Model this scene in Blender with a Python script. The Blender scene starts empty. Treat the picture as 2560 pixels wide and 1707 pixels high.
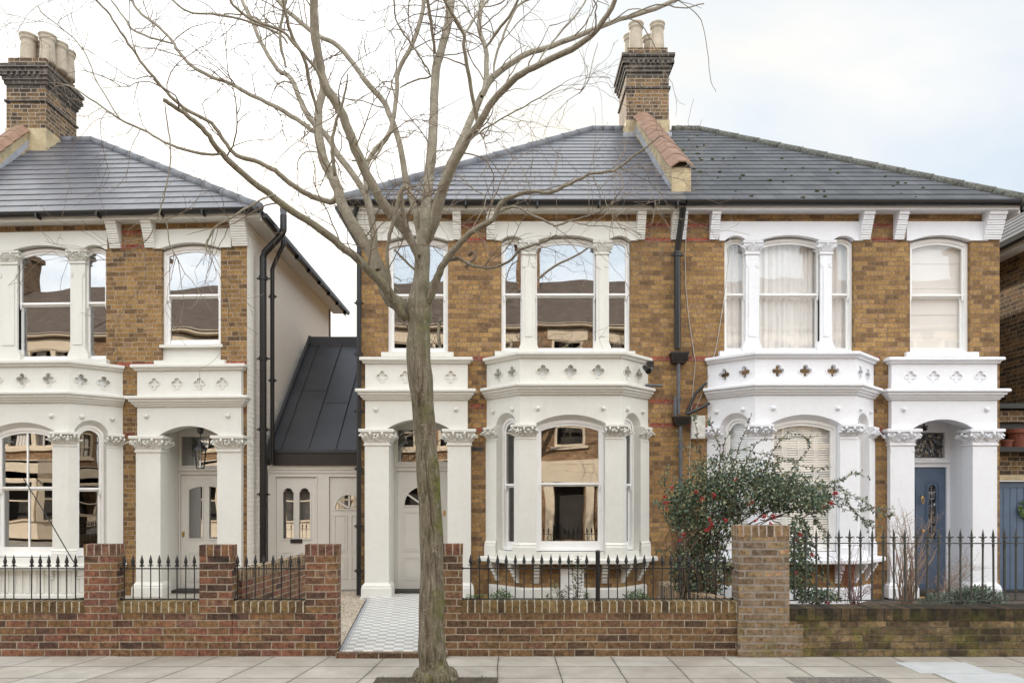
import bpy, bmesh, math, random
from mathutils import Vector, Matrix
from mathutils.geometry import tessellate_polygon
random.seed(7)
R=math.radians
sc=bpy.context.scene
COL=sc.collection
FPX=1850.0; CX=1262.0; CY=1240.0; CH=1.67
YW=11.7; YF=7.74
SH=None            # slight plan skew of the left hand house: (k, x pivot)

# ------------------------------------------------------------------ measuring
def PX(px,Y): return (px-CX)*Y/FPX
def PZ(py,Y): return CH+(CY-py)*Y/FPX
def P3(px,py,Y): return Vector((PX(px,Y),Y,PZ(py,Y)))

# ------------------------------------------------------------------ mesh builder
class MB:
    def __init__(s): s.v=[]; s.f=[]; s.m=[]
    def add(s,vs,fs,m=0):
        b=len(s.v); s.v+= [tuple(v) for v in vs]
        for f in fs: s.f.append(tuple(b+i for i in f)); s.m.append(m)
    def box(s,x0,x1,y0,y1,z0,z1,m=0):
        v=[(x,y,z) for z in (z0,z1) for y in (y0,y1) for x in (x0,x1)]
        s.add(v,[(0,2,3,1),(4,5,7,6),(0,1,5,4),(2,6,7,3),(0,4,6,2),(1,3,7,5)],m)
    def prism(s,pts,z0,z1,m=0):
        n=len(pts); v=[(p[0],p[1],z0) for p in pts]+[(p[0],p[1],z1) for p in pts]
        tr=tessellate_polygon([[Vector((p[0],p[1],0)) for p in pts]])
        f=[(i,(i+1)%n,n+(i+1)%n,n+i) for i in range(n)]
        f+=[tuple(t) for t in tr]+[tuple(n+i for i in t) for t in tr]
        s.add(v,f,m)
    def plate(s,F,outer,holes,d0,d1,m=0):
        ox,oy,ux,uy=F; nx,ny=uy,-ux
        loops=[outer]+list(holes); flat=[p for l in loops for p in l]; n=len(flat)
        def W(p,d): return (ox+ux*p[0]+nx*d, oy+uy*p[0]+ny*d, p[1])
        v=[W(p,d1) for p in flat]+[W(p,d0) for p in flat]
        tr=tessellate_polygon([[Vector((p[0],p[1],0)) for p in l] for l in loops])
        f=[tuple(t) for t in tr]+[tuple(n+i for i in reversed(t)) for t in tr]
        b=0
        for l in loops:
            k=len(l)
            for i in range(k): f.append((b+i,b+(i+1)%k,n+b+(i+1)%k,n+b+i))
            b+=k
        s.add(v,f,m)
    def sweep(s,path,prof,closed=False,m=0):
        n=len(path); P=[Vector((p[0],p[1])) for p in path]; rings=[]
        for i in range(n):
            a=P[i]-P[i-1] if (i>0 or closed) else None
            b=P[(i+1)%n]-P[i] if (i<n-1 or closed) else None
            na=Vector((a.y,-a.x)).normalized() if a is not None else None
            nb=Vector((b.y,-b.x)).normalized() if b is not None else None
            if na is None: q=nb
            elif nb is None: q=na
            else:
                q=na+nb; q=q/max(.2,q.dot(na))
            rings.append([(P[i].x+q.x*o,P[i].y+q.y*o,z) for o,z in prof])
        k=len(prof); v=[p for r in rings for p in r]; f=[]
        for i in range(n if closed else n-1):
            j=(i+1)%n
            for t in range(k): f.append((i*k+t,i*k+(t+1)%k,j*k+(t+1)%k,j*k+t))
        if not closed:
            tr=tessellate_polygon([[Vector((o,z,0)) for o,z in prof]])
            f+=[tuple(t) for t in tr]+[tuple((n-1)*k+i for i in t) for t in tr]
        s.add(v,f,m)
    def tube(s,pts,rad,n=8,m=0,cap=True):
        pts=[Vector(p) for p in pts]
        if not hasattr(rad,'__len__'): rad=[rad]*len(pts)
        v=[];f=[]; up=None
        for i,p in enumerate(pts):
            t=(pts[min(i+1,len(pts)-1)]-pts[max(i-1,0)])
            if t.length<1e-7: t=Vector((0,0,1))
            t.normalize()
            if up is None: up=Vector((1,0,0)) if abs(t.x)<.8 else Vector((0,1,0))
            a=(up-t*up.dot(t))
            if a.length<1e-4: a=t.orthogonal()
            a.normalize(); up=a; b=t.cross(a)
            for k in range(n):
                c=2*math.pi*k/n; v.append(p+(a*math.cos(c)+b*math.sin(c))*rad[i])
        for i in range(len(pts)-1):
            for k in range(n):
                f.append((i*n+k,i*n+(k+1)%n,(i+1)*n+(k+1)%n,(i+1)*n+k))
        if cap: f.append(tuple(range(n))[::-1]); f.append(tuple((len(pts)-1)*n+k for k in range(n)))
        s.add(v,f,m)
    def lathe(s,c,prof,n=16,m=0):
        v=[];f=[];k=len(prof)
        for i in range(n):
            a=2*math.pi*i/n
            for r,z in prof: v.append((c[0]+r*math.cos(a),c[1]+r*math.sin(a),c[2]+z))
        for i in range(n):
            j=(i+1)%n
            for t in range(k-1): f.append((i*k+t,j*k+t,j*k+t+1,i*k+t+1))
        f.append(tuple(i*k for i in range(n))[::-1]); f.append(tuple(i*k+k-1 for i in range(n)))
        s.add(v,f,m)
    def blob(s,c,r,m=0,n=6,rings=4):
        rx,ry,rz=r if hasattr(r,'__len__') else (r,r,r)
        v=[(c[0],c[1],c[2]-rz)];f=[]
        for i in range(1,rings):
            a=math.pi*i/rings
            for k in range(n):
                b=2*math.pi*k/n+i*.3
                v.append((c[0]+rx*math.sin(a)*math.cos(b),c[1]+ry*math.sin(a)*math.sin(b),c[2]-rz*math.cos(a)))
        v.append((c[0],c[1],c[2]+rz)); L=len(v)-1
        for k in range(n): f.append((0,1+(k+1)%n,1+k))
        for i in range(rings-2):
            for k in range(n):
                a=1+i*n+k;b=1+i*n+(k+1)%n; f.append((a,b,b+n,a+n))
        for k in range(n): f.append((L,1+(rings-2)*n+k,1+(rings-2)*n+(k+1)%n))
        s.add(v,f,m)

def worigin(o):
    v=Vector((0,0,0))
    while o is not None: v+=o.location; o=o.parent
    return v
def tag(o,label=None,cat=None,group=None,kind=None):
    if label: o['label']=label
    if cat: o['category']=cat
    if group: o['group']=group
    if kind: o['kind']=kind
    return o
def thing(name,label,cat,loc,group=None):
    o=bpy.data.objects.new(name,None); COL.objects.link(o); o.location=loc; o.empty_display_size=.3
    return tag(o,label,cat,group)
def build(mb,name,mat,parent=None,smooth=False,label=None,cat=None,group=None,kind=None,recalc=True,skew=True):
    vs=[Vector(v) for v in mb.v]
    if SH and skew:
        k,xp=SH
        for v in vs: v.y+=k*(xp-v.x)
    if parent is None:
        if kind=='structure': org=Vector((0,0,0))
        else:
            xs=[v.x for v in vs]; ys=[v.y for v in vs]
            org=Vector(((min(xs)+max(xs))/2,(min(ys)+max(ys))/2,min(v.z for v in vs)))
    else: org=worigin(parent)
    me=bpy.data.meshes.new(name)
    me.from_pydata([v-org for v in vs],[],mb.f)
    mats=mat if isinstance(mat,(list,tuple)) else [mat]
    for m in mats: me.materials.append(m)
    if len(mats)>1:
        for p,mi in zip(me.polygons,mb.m): p.material_index=mi
    if recalc:
        bm=bmesh.new(); bm.from_mesh(me); bmesh.ops.recalc_face_normals(bm,faces=bm.faces); bm.to_mesh(me); bm.free()
    if smooth: me.polygons.foreach_set('use_smooth',[True]*len(me.polygons))
    me.update()
    o=bpy.data.objects.new(name,me); COL.objects.link(o)
    if parent is None: o.location=org
    else: o.parent=parent
    return tag(o,label,cat,group,kind)

def copytree(o,dloc,parent=None):
    c=o.copy(); COL.objects.link(c)
    if parent is not None: c.parent=parent
    else: c.location=o.location+Vector(dloc)
    for ch in o.children: copytree(ch,(0,0,0),c)
    return c

def arc(x0,x1,zs,rise,n=14):
    rise=min(rise,abs(x1-x0)*.49)
    if rise<=1e-4: return [(x0,zs),(x1,zs)]
    h=abs(x1-x0)/2; r=(h*h+rise*rise)/(2*rise); xc=(x0+x1)/2; zc=zs+rise-r
    a0=math.atan2(zs-zc,x0-xc); a1=math.atan2(zs-zc,x1-xc)
    return [(xc+r*math.cos(a0+(a1-a0)*i/n),zc+r*math.sin(a0+(a1-a0)*i/n)) for i in range(n+1)]
def rect(x0,x1,z0,z1): return [(x0,z0),(x1,z0),(x1,z1),(x0,z1)]
def quatre(cx,cz,Rr,sx=1.0,n=7):
    a=.58*Rr; r=.42*Rr; th=R(45)+math.asin(a/(r*math.sqrt(2))); out=[]
    for k in range(4):
        for i in range(n):
            t=-th+2*th*(i+.5*0)/(n-1); x=a+r*math.cos(t); z=r*math.sin(t)
            c,s_=math.cos(k*math.pi/2),math.sin(k*math.pi/2)
            p=(cx+(x*c-z*s_)*sx,cz+(x*s_+z*c))
            if not out or (abs(p[0]-out[-1][0])+abs(p[1]-out[-1][1]))>1e-5: out.append(p)
    if abs(out[0][0]-out[-1][0])+abs(out[0][1]-out[-1][1])<1e-5: out.pop()
    return out

# ------------------------------------------------------------------ materials
class NT:
    def __init__(s,name):
        s.mat=bpy.data.materials.new(name); s.mat.use_nodes=True; s.t=s.mat.node_tree
        s.t.nodes.clear(); s.out=s.t.nodes.new('ShaderNodeOutputMaterial')
    def n(s,ty,**k):
        nd=s.t.nodes.new('ShaderNode'+ty)
        for a,b in k.items():
            if a.startswith('_'): setattr(nd,a[1:],b)
        for a,b in k.items():
            if a.startswith('_'): continue
            key=int(a[1:]) if (a[0]=='i' and a[1:].isdigit()) else a.replace('__',' ')
            s.set(nd.inputs[key],b)
        return nd
    def set(s,inp,b):
        if isinstance(b,bpy.types.NodeSocket): s.t.links.new(b,inp)
        elif isinstance(b,bpy.types.Node): s.t.links.new(b.outputs[0],inp)
        else:
            if hasattr(inp,'default_value') and hasattr(inp.default_value,'__len__') and len(inp.default_value)==4 and hasattr(b,'__len__') and len(b)==3: b=(*b,1)
            inp.default_value=b
    def math(s,op,a,b=None,c=None,clamp=False):
        nd=s.t.nodes.new('ShaderNodeMath'); nd.operation=op; nd.use_clamp=clamp
        s.set(nd.inputs[0],a)
        if b is not None: s.set(nd.inputs[1],b)
        if c is not None: s.set(nd.inputs[2],c)
        return nd.outputs[0]
    def mix(s,f,a,b,mode='MIX'):
        nd=s.t.nodes.new('ShaderNodeMix'); nd.data_type='RGBA'; nd.blend_type=mode
        s.set(nd.inputs[0],f); s.set(nd.inputs[6],a); s.set(nd.inputs[7],b); return nd.outputs[2]
    def ramp(s,f,stops,interp='LINEAR'):
        nd=s.t.nodes.new('ShaderNodeValToRGB'); cr=nd.color_ramp; cr.interpolation=interp
        while len(cr.elements)<len(stops): cr.elements.new(.5)
        for e,(p,c) in zip(cr.elements,stops):
            e.position=p; e.color=(*c,1) if len(c)==3 else c
        s.set(nd.inputs[0],f); return nd.outputs[0]
    def noise(s,scale,detail=3,vec=None,rough=.5,out=0,dist=0):
        nd=s.n('TexNoise',Scale=scale,Detail=detail,Roughness=rough,Distortion=dist)
        if vec is None: vec=s.pos()
        s.set(nd.inputs['Vector'],vec); return nd.outputs[out]
    def pos(s):
        if not hasattr(s,'_g'): s._g=s.n('NewGeometry')
        return s._g.outputs['Position']
    def bsdf(s,col,rough=.8,bump=None,bstr=.3,bdist=.01,spec=.5,metal=0,**k):
        nd=s.n('BsdfPrincipled'); s.set(nd.inputs['Base Color'],col); s.set(nd.inputs['Roughness'],rough)
        s.set(nd.inputs['Metallic'],metal); s.set(nd.inputs['Specular IOR Level'],spec)
        for a,b in k.items(): s.set(nd.inputs[a.replace('__',' ')],b)
        if bump is not None:
            b=s.n('Bump',Strength=bstr,Distance=bdist); s.set(b.inputs['Height'],bump); s.t.links.new(b.outputs[0],nd.inputs['Normal'])
        s.t.links.new(nd.outputs[0],s.out.inputs[0]); return nd

def plain(name,col,rough=.7,nscale=4,var=.08,metal=0,spec=.5,bstr=0,bscale=60,**k):
    t=NT(name); nz=t.noise(nscale,5,rough=.6)
    c1=tuple(max(0,c*(1-var)) for c in col); c2=tuple(min(1,c*(1+var)) for c in col)
    c=t.ramp(nz,[(.3,c1),(.7,c2)])
    bump=t.noise(bscale,4) if bstr else None
    t.bsdf(c,rough,bump,bstr,.01,spec,metal,**k); return t.mat

def brick(name,stops,mortar,bw=.225,bh=.075,mw=.010,flem=True,soldier=False,stain=(.75,1.1),moss=None,bstr=.5,shift=0.0,edge=0.0015,painted=None,grime=None,dz=0.0,vary=.12,mott=1.0):
    t=NT(name); g=t.pos(); sp=t.n('SeparateXYZ',i0=g); nn=t.n('SeparateXYZ',i0=t._g.outputs['True Normal'])
    anx=t.math('ABSOLUTE',nn.outputs[0]); side=t.math('GREATER_THAN',anx,.75)
    u=t.math('ADD',t.math('MULTIPLY',sp.outputs[1],side),t.math('MULTIPLY',sp.outputs[0],t.math('SUBTRACT',1.0,side)))
    top=t.math('GREATER_THAN',t.math('ABSOLUTE',nn.outputs[2]),.75)
    z=t.math('ADD',sp.outputs[2],dz) if dz else sp.outputs[2]
    v=t.math('ADD',t.math('MULTIPLY',z,t.math('SUBTRACT',1.0,top)),t.math('MULTIPLY',sp.outputs[1],top))
    # wobble of the courses
    wob=t.math('MULTIPLY',t.math('SUBTRACT',t.noise(2.2,2),.5),.012)
    wob2=t.math('MULTIPLY',t.math('SUBTRACT',t.noise(9.0,2),.5),.012)
    v=t.math('ADD',v,t.math('ADD',wob,t.math('MULTIPLY',wob2,.4))); u=t.math('ADD',u,wob2)
    if soldier: u,v=v,u; 
    row=t.math('FLOOR',t.math('DIVIDE',v,bh)); fv=t.math('FRACT',t.math('DIVIDE',v,bh))
    if soldier:
        du=9.0; cell=0.0; local=.5; width=.3
        dU=1.0; idn=t.math('MULTIPLY',row,1.0)
    else:
        p=bw*1.5 if flem else bw
        rr=t.n('TexWhiteNoise',_noise_dimensions='1D',W=row).outputs[0]
        off=t.math('ADD',t.math('MULTIPLY',t.math('FLOORED_MODULO',row,2.0),.5),t.math('MULTIPLY',rr,.12))
        wl=t.noise(1.7,1,vec=t.n('CombineXYZ',i0=u,i1=t.math('MULTIPLY',row,7.3)))
        uu=t.math('ADD',t.math('DIVIDE',t.math('ADD',u,t.math('MULTIPLY',wl,vary)),p),t.math('ADD',off,shift)); tt=t.math('FRACT',uu); cell=t.math('FLOOR',uu)
        if flem:
            h=t.math('GREATER_THAN',tt,.6667)
            d1=t.math('MINIMUM',t.math('ABSOLUTE',tt),t.math('ABSOLUTE',t.math('SUBTRACT',tt,.6667)))
            d2=t.math('SUBTRACT',1.0,tt); dU=t.math('MULTIPLY',t.math('MINIMUM',d1,d2),p)
            idn=t.math('ADD',t.math('MULTIPLY',cell,2.0),h)
        else:
            dU=t.math('MULTIPLY',t.math('MINIMUM',tt,t.math('SUBTRACT',1.0,tt)),p); idn=cell
    dV=t.math('MULTIPLY',t.math('MINIMUM',fv,t.math('SUBTRACT',1.0,fv)),bh)
    d=t.math('MINIMUM',dU,dV)
    d=t.math('ADD',d,t.math('MULTIPLY',t.math('SUBTRACT',t.noise(45,4,rough=.65),.5),.011))
    mk=t.n('MapRange',_interpolation_type='SMOOTHSTEP',i0=d,i1=mw/2-edge,i2=mw/2+edge,i3=0.0,i4=1.0).outputs[0]
    cb=t.n('CombineXYZ',i0=idn,i1=row,i2=0.0)
    wn=t.n('TexWhiteNoise',_noise_dimensions='3D',i0=cb)
    val=t.math('ADD',t.math('MULTIPLY',wn.outputs[0],.72),t.math('ADD',t.math('MULTIPLY',t.math('SUBTRACT',t.noise(.8,4,rough=.6),.30),.36),t.math('MULTIPLY',t.math('SUBTRACT',t.noise(13,4,rough=.7),.42),.5)),clamp=True)
    col=t.ramp(val,stops)
    col=t.mix(mott,col,t.ramp(t.noise(24,7,rough=.78),[(.34,(.34,.32,.31)),(.46,(.78,.78,.77)),(.54,(1.08,1.08,1.06)),(.66,(1.55,1.5,1.42))]),'MULTIPLY')
    col=t.mix(1.0,col,t.ramp(t.noise(.9,5,rough=.65),[(.3,(stain[0],)*3),(.7,(stain[1],)*3)]),'MULTIPLY')
    mo=t.mix(1.0,mortar,t.ramp(t.noise(6,4),[(.3,(.7,.7,.68)),(.7,(1.15,1.15,1.15))]),'MULTIPLY')
    c=t.mix(mk,mo,col)
    if painted: c=t.mix(t.math('SUBTRACT',t.math('ADD',.9,t.math('MULTIPLY',mk,.1)),t.math('MULTIPLY',t.noise(5,4),.06)),c,painted)
    if grime:   # mortar smears / lime bloom
        gm=t.ramp(t.noise(5.5,7,rough=.75),[(grime[0],(0,0,0)),(grime[0]+.12,(1,1,1))])
        c=t.mix(t.math('MULTIPLY',gm,grime[1]),c,grime[2])
    if moss:
        zf=t.n('MapRange',i0=sp.outputs[2],i1=moss[0],i2=moss[1],i3=1.0,i4=0.0).outputs[0]
        xf=t.n('MapRange',i0=sp.outputs[0],i1=moss[2],i2=moss[3],i3=1.0,i4=moss[4]).outputs[0]
        mm=t.math('MULTIPLY',t.math('MULTIPLY',zf,xf),t.ramp(t.noise(4,8,rough=.75),[(.46,(0,0,0)),(.60,(1,1,1))]),clamp=True)
        mc=t.ramp(t.noise(13,5,rough=.7),[(.3,(.045,.05,.015)),(.55,(.14,.14,.02)),(.75,(.26,.23,.03))])
        c=t.mix(t.math('MULTIPLY',mm,.85),c,mc)
    bmp=t.math('ADD',t.math('MULTIPLY',mk,1.0),t.math('MULTIPLY',t.noise(90,4),.25))
    t.bsdf(c,.92,bmp,bstr,.006,.25); return t.mat

M={}
ST_FAC=[(0,(.11,.07,.042)),(.18,(.20,.12,.06)),(.4,(.29,.172,.074)),(.6,(.345,.208,.085)),(.76,(.385,.24,.10)),(.86,(.30,.185,.11)),(.94,(.43,.29,.14)),(1,(.48,.355,.21))]
ST_DK=[(0,(.045,.036,.03)),(.3,(.10,.068,.042)),(.55,(.17,.11,.06)),(.78,(.255,.16,.075)),(.9,(.19,.09,.055)),(1,(.30,.215,.115))]
ST_FRONT=[(0,(.04,.033,.03)),(.12,(.09,.055,.045)),(.32,(.17,.092,.058)),(.5,(.225,.135,.066)),(.66,(.235,.105,.068)),(.8,(.18,.09,.07)),(.9,(.28,.19,.11)),(.97,(.34,.10,.055)),(1,(.40,.12,.07))]
ST_SOL=[(0,(.06,.045,.03)),(.3,(.125,.08,.042)),(.6,(.19,.125,.055)),(.88,(.235,.17,.085)),(.97,(.27,.2,.12)),(1,(.5,.45,.38))]
ST_OLD=[(0,(.11,.085,.06)),(.3,(.18,.125,.08)),(.6,(.255,.175,.105)),(.8,(.35,.255,.14)),(.92,(.34,.15,.095)),(1,(.14,.125,.11))]
M['brick']=brick('facade_brick',ST_FAC,(.20,.15,.11),dz=.02,mott=.62)
M['brick_left']=brick('facade_brick_weathered',[(p,tuple(x*.84 for x in c)) for p,c in ST_FAC],(.33,.27,.20),shift=.3,mott=.7)
M['redband']=brick('red_band_brick',[(0,(.17,.055,.04)),(.5,(.30,.085,.055)),(1,(.36,.12,.075))],(.24,.18,.14),flem=False,bstr=.3)
M['chim']=brick('chimney_brick',ST_DK,(.34,.29,.24),stain=(.6,1.15),mw=.013,flem=True)
M['chimdark']=brick('chimney_cap_brick',[(0,(.045,.04,.038)),(.6,(.10,.085,.07)),(1,(.17,.14,.11))],(.2,.18,.16),mw=.013)
M['front']=brick('front_wall_brick',ST_FRONT,(.33,.285,.22),mw=.011,flem=False,grime=(.66,.35,(.42,.36,.33)))
M['frontm']=brick('front_wall_brick_brown',[(0,(.055,.04,.035)),(.2,(.11,.068,.045)),(.45,(.175,.105,.058)),(.65,(.20,.125,.065)),(.8,(.18,.09,.06)),(.92,(.23,.155,.095)),(.98,(.22,.11,.09)),(1,(.40,.08,.05))],(.34,.29,.22),mw=.011,flem=False,shift=.4,grime=(.64,.4,(.40,.33,.30)))
M['soldier']=brick('soldier_brick',ST_SOL,(.46,.42,.34),bh=.078,mw=.012,soldier=True,bstr=.6)
M['old']=brick('old_pier_brick',ST_OLD,(.27,.235,.205),mw=.02,flem=False,stain=(.75,1.15),edge=.004,moss=(.1,.5,2.3,2.9,.6),vary=.2,grime=(.50,.5,(.29,.245,.205)))
M['mossy']=brick('mossy_wall_brick',[(0,(.05,.038,.028)),(.35,(.15,.105,.065)),(.7,(.28,.20,.115)),(1,(.50,.40,.28))],(.13,.11,.08),mw=.012,flem=False,moss=(.16,.46,2.8,5.6,.35),edge=.003,stain=(.30,1.25),vary=.2,grime=(.50,.8,(.040,.034,.026)))
M['mossysol']=brick('mossy_soldier_brick',[(0,(.022,.019,.015)),(.5,(.055,.042,.028)),(.85,(.11,.075,.045)),(1,(.24,.18,.12))],(.035,.03,.025),bh=.09,mw=.012,soldier=True,moss=(.28,.52,2,9,.4),stain=(.4,1.35),grime=(.53,.7,(.028,.024,.02)))
M['painted']=brick('painted_brick',ST_FAC,(.5,.48,.44),painted=(.92,.895,.83),bstr=1.0,mw=.012)
M['nbrick']=brick('neighbour_brick',ST_DK,(.33,.27,.2),stain=(.6,1.1))
M['oppbrick']=brick('opposite_brick',[(0,(.20,.12,.07)),(.5,(.34,.21,.12)),(1,(.45,.3,.18))],(.3,.25,.2))

def stucco(name,col,dirt=.06):
    t=NT(name)
    n1=t.ramp(t.noise(1.6,6,rough=.65),[(.3,tuple(c*(1-dirt) for c in col)),(.65,col)])
    n2=t.ramp(t.noise(14,6,rough=.7),[(.3,(.955,.95,.94)),(.6,(1,1,1))])
    c=t.mix(1.0,n1,n2,'MULTIPLY')
    # streaks of weather running down
    mp=t.n('Mapping',_vector_type='POINT',i0=t.pos()); mp.inputs['Scale'].default_value=(9,9,.8)
    st=t.ramp(t.noise(1.0,6,vec=mp.outputs[0],rough=.7),[(.55,(1,1,1)),(.85,(.94,.925,.90))])
    c=t.mix(1.0,c,st,'MULTIPLY')
    t.bsdf(c,.55,t.math('ADD',t.noise(22,5),t.math('MULTIPLY',t.noise(160,2),.3)),.12,.012,.35); return t.mat
M['stM']=stucco('stucco_stone_white',(.735,.725,.675))
M['stL']=stucco('stucco_chalk_white',(.70,.693,.65))
M['stR']=stucco('stucco_bright_white',(.82,.83,.865),.04)
M['wood']=plain('painted_window_wood',(.84,.835,.82),.4,6,.03)
M['greydoor']=plain('putty_paint',(.64,.62,.58),.42,3,.03)
M['bluedoor']=plain('slate_blue_paint',(.085,.125,.195),.42,5,.12)
M['black']=plain('black_iron_paint',(.009,.009,.010),.32,9,.3)
M['rail']=plain('railing_iron',(.014,.015,.016),.5,20,.4)
M['railold']=plain('old_railing_iron',(.05,.052,.045),.6,14,.4,bstr=.3)
M['greypipe']=plain('grey_pipe',(.10,.105,.12),.45,8,.2)
M['lead']=plain('lead_sheet',(.32,.33,.36),.55,3,.25,bstr=.4,bscale=12)
M['terra']=plain('terracotta_tile',(.225,.13,.085),.75,6,.25,bstr=.3,bscale=30)
M['pot']=plain('buff_clay',(.40,.34,.26),.8,5,.18,bstr=.3,bscale=25)
M['potred']=plain('terracotta_pot',(.22,.07,.045),.7,6,.15)
M['render']=plain('sandy_render',(.42,.34,.21),.9,5,.28,bstr=.5,bscale=20)
M['ridge']=plain('grey_ridge_tile',(.13,.135,.15),.6,9,.2,bstr=.3,bscale=30)
M['ridgeold']=plain('lichened_ridge_tile',(.105,.105,.09),.9,22,.65,bstr=.8,bscale=40)
M['zinc']=plain('dark_zinc',(.048,.051,.06),.42,1.2,.28,metal=.3,bstr=.08,bscale=3)
M['zincf']=plain('dark_metal_fascia',(.022,.019,.02),.4,2,.2)
M['brass']=plain('brass',(.55,.36,.12),.3,10,.1,metal=1)
M['lining']=plain('pale_lead_lining',(.86,.88,.9),.6,3,.08)
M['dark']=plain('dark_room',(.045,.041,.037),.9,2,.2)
M['curtain']=plain('white_curtain',(.82,.80,.77),.9,3,.05)
M['blind']=plain('cream_blind',(.84,.80,.75),.9,2,.03)
M['shutter']=plain('cream_shutter',(.86,.84,.79),.6,3,.04)
M['whitebox']=plain('off_white_plastic',(.60,.59,.55),.6,12,.2)
M['soil']=plain('soil',(.075,.055,.04),.95,8,.4,bstr=1,bscale=30)
M['asphalt']=plain('asphalt',(.055,.055,.057),.9,3,.15,bstr=.6,bscale=120)
M['kerb']=plain('granite_kerb',(.30,.29,.27),.8,20,.2)
M['cable']=plain('pale_cable',(.45,.42,.38),.6,5,.1)
M['coverm']=plain('cast_cover',(.17,.155,.13),.8,20,.35,bstr=.8,bscale=60)
M['cream']=plain('opposite_cream_paint',(.72,.62,.48),.6,3,.06)
M['opproof']=plain('opposite_roof_tile',(.12,.092,.074),.9,3,.3,bstr=.6,bscale=10)
M['airbrick']=plain('air_brick_iron',(.06,.055,.05),.8,10,.3)

def slate(name,c1,c2,rough,moss=False,sheen=.5):
    t=NT(name); sp=t.n('SeparateXYZ',i0=t.pos())
    # courses are real steps; joints run up the slope, staggered by course
    row=t.n('Attribute',_attribute_name='course').outputs['Fac']
    r=t.math('ROUND',row)
    uu=t.math('ADD',t.math('DIVIDE',sp.outputs[0],.30),t.math('MULTIPLY',t.math('FLOORED_MODULO',r,2.0),.5))
    tt=t.math('FRACT',uu); d=t.math('MULTIPLY',t.math('MINIMUM',tt,t.math('SUBTRACT',1.0,tt)),.30)
    mk=t.n('MapRange',i0=d,i1=.002,i2=.006,i3=0.0,i4=1.0).outputs[0]
    wn=t.n('TexWhiteNoise',_noise_dimensions='2D'); t.set(wn.inputs[0],t.n('CombineXYZ',i0=t.math('FLOOR',uu),i1=r))
    c=t.mix(wn.outputs[0],c1,c2)
    c=t.mix(1.0,c,t.ramp(t.noise(3,5),[(.3,(.82,.82,.84)),(.7,(1.15,1.15,1.15))]),'MULTIPLY')
    c=t.mix(mk,(.03,.03,.035),c)
    if moss:
        mm=t.ramp(t.noise(11,6,rough=.7),[(.62,(0,0,0)),(.7,(1,1,1))])
        c=t.mix(t.math('MULTIPLY',mm,.5),c,(.09,.09,.06))
    ro=t.math('ADD',rough-.06,t.math('MULTIPLY',t.noise(6,3),.14))
    t.bsdf(c,ro,t.math('ADD',t.math('MULTIPLY',mk,.5),t.math('ADD',t.math('MULTIPLY',wn.outputs[0],.3),t.math('MULTIPLY',t.noise(25,4),.3))),.35,.006,sheen); return t.mat
M['slate']=slate('new_slate',(.085,.088,.102),(.11,.113,.128),.36,sheen=1.0)
M['slateold']=slate('old_slate',(.062,.065,.070),(.095,.098,.104),.68,True,sheen=.35)
M['sidesl']=M['slate']

def glass(name,refl,tint=(1,1,1),wav=.012,wscale=1.6,trc=.8):
    t=NT(name)
    gl=t.n('BsdfGlossy',Color=tint,Roughness=.0)
    b=t.n('Bump',Strength=1.0,Distance=wav); t.set(b.inputs['Height'],t.noise(wscale,1.0,rough=.3))
    t.t.links.new(b.outputs[0],gl.inputs['Normal'])
    tr=t.n('BsdfTransparent',Color=(trc,trc,trc,1))
    mx=t.n('MixShader',Fac=refl); t.t.links.new(tr.outputs[0],mx.inputs[1]); t.t.links.new(gl.outputs[0],mx.inputs[2])
    t.t.links.new(mx.outputs[0],t.out.inputs[0]); return t.mat
M['glass']=glass('window_glass',.25,wav=.003,wscale=1.3)
M['glassR']=glass('curtained_window_glass',.05,wav=.003,trc=.97)
M['glassS']=glass('side_window_glass',.08,wav=.003)
M['glassD']=glass('leaded_glass',.10,wav=.05,wscale=14)

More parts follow.
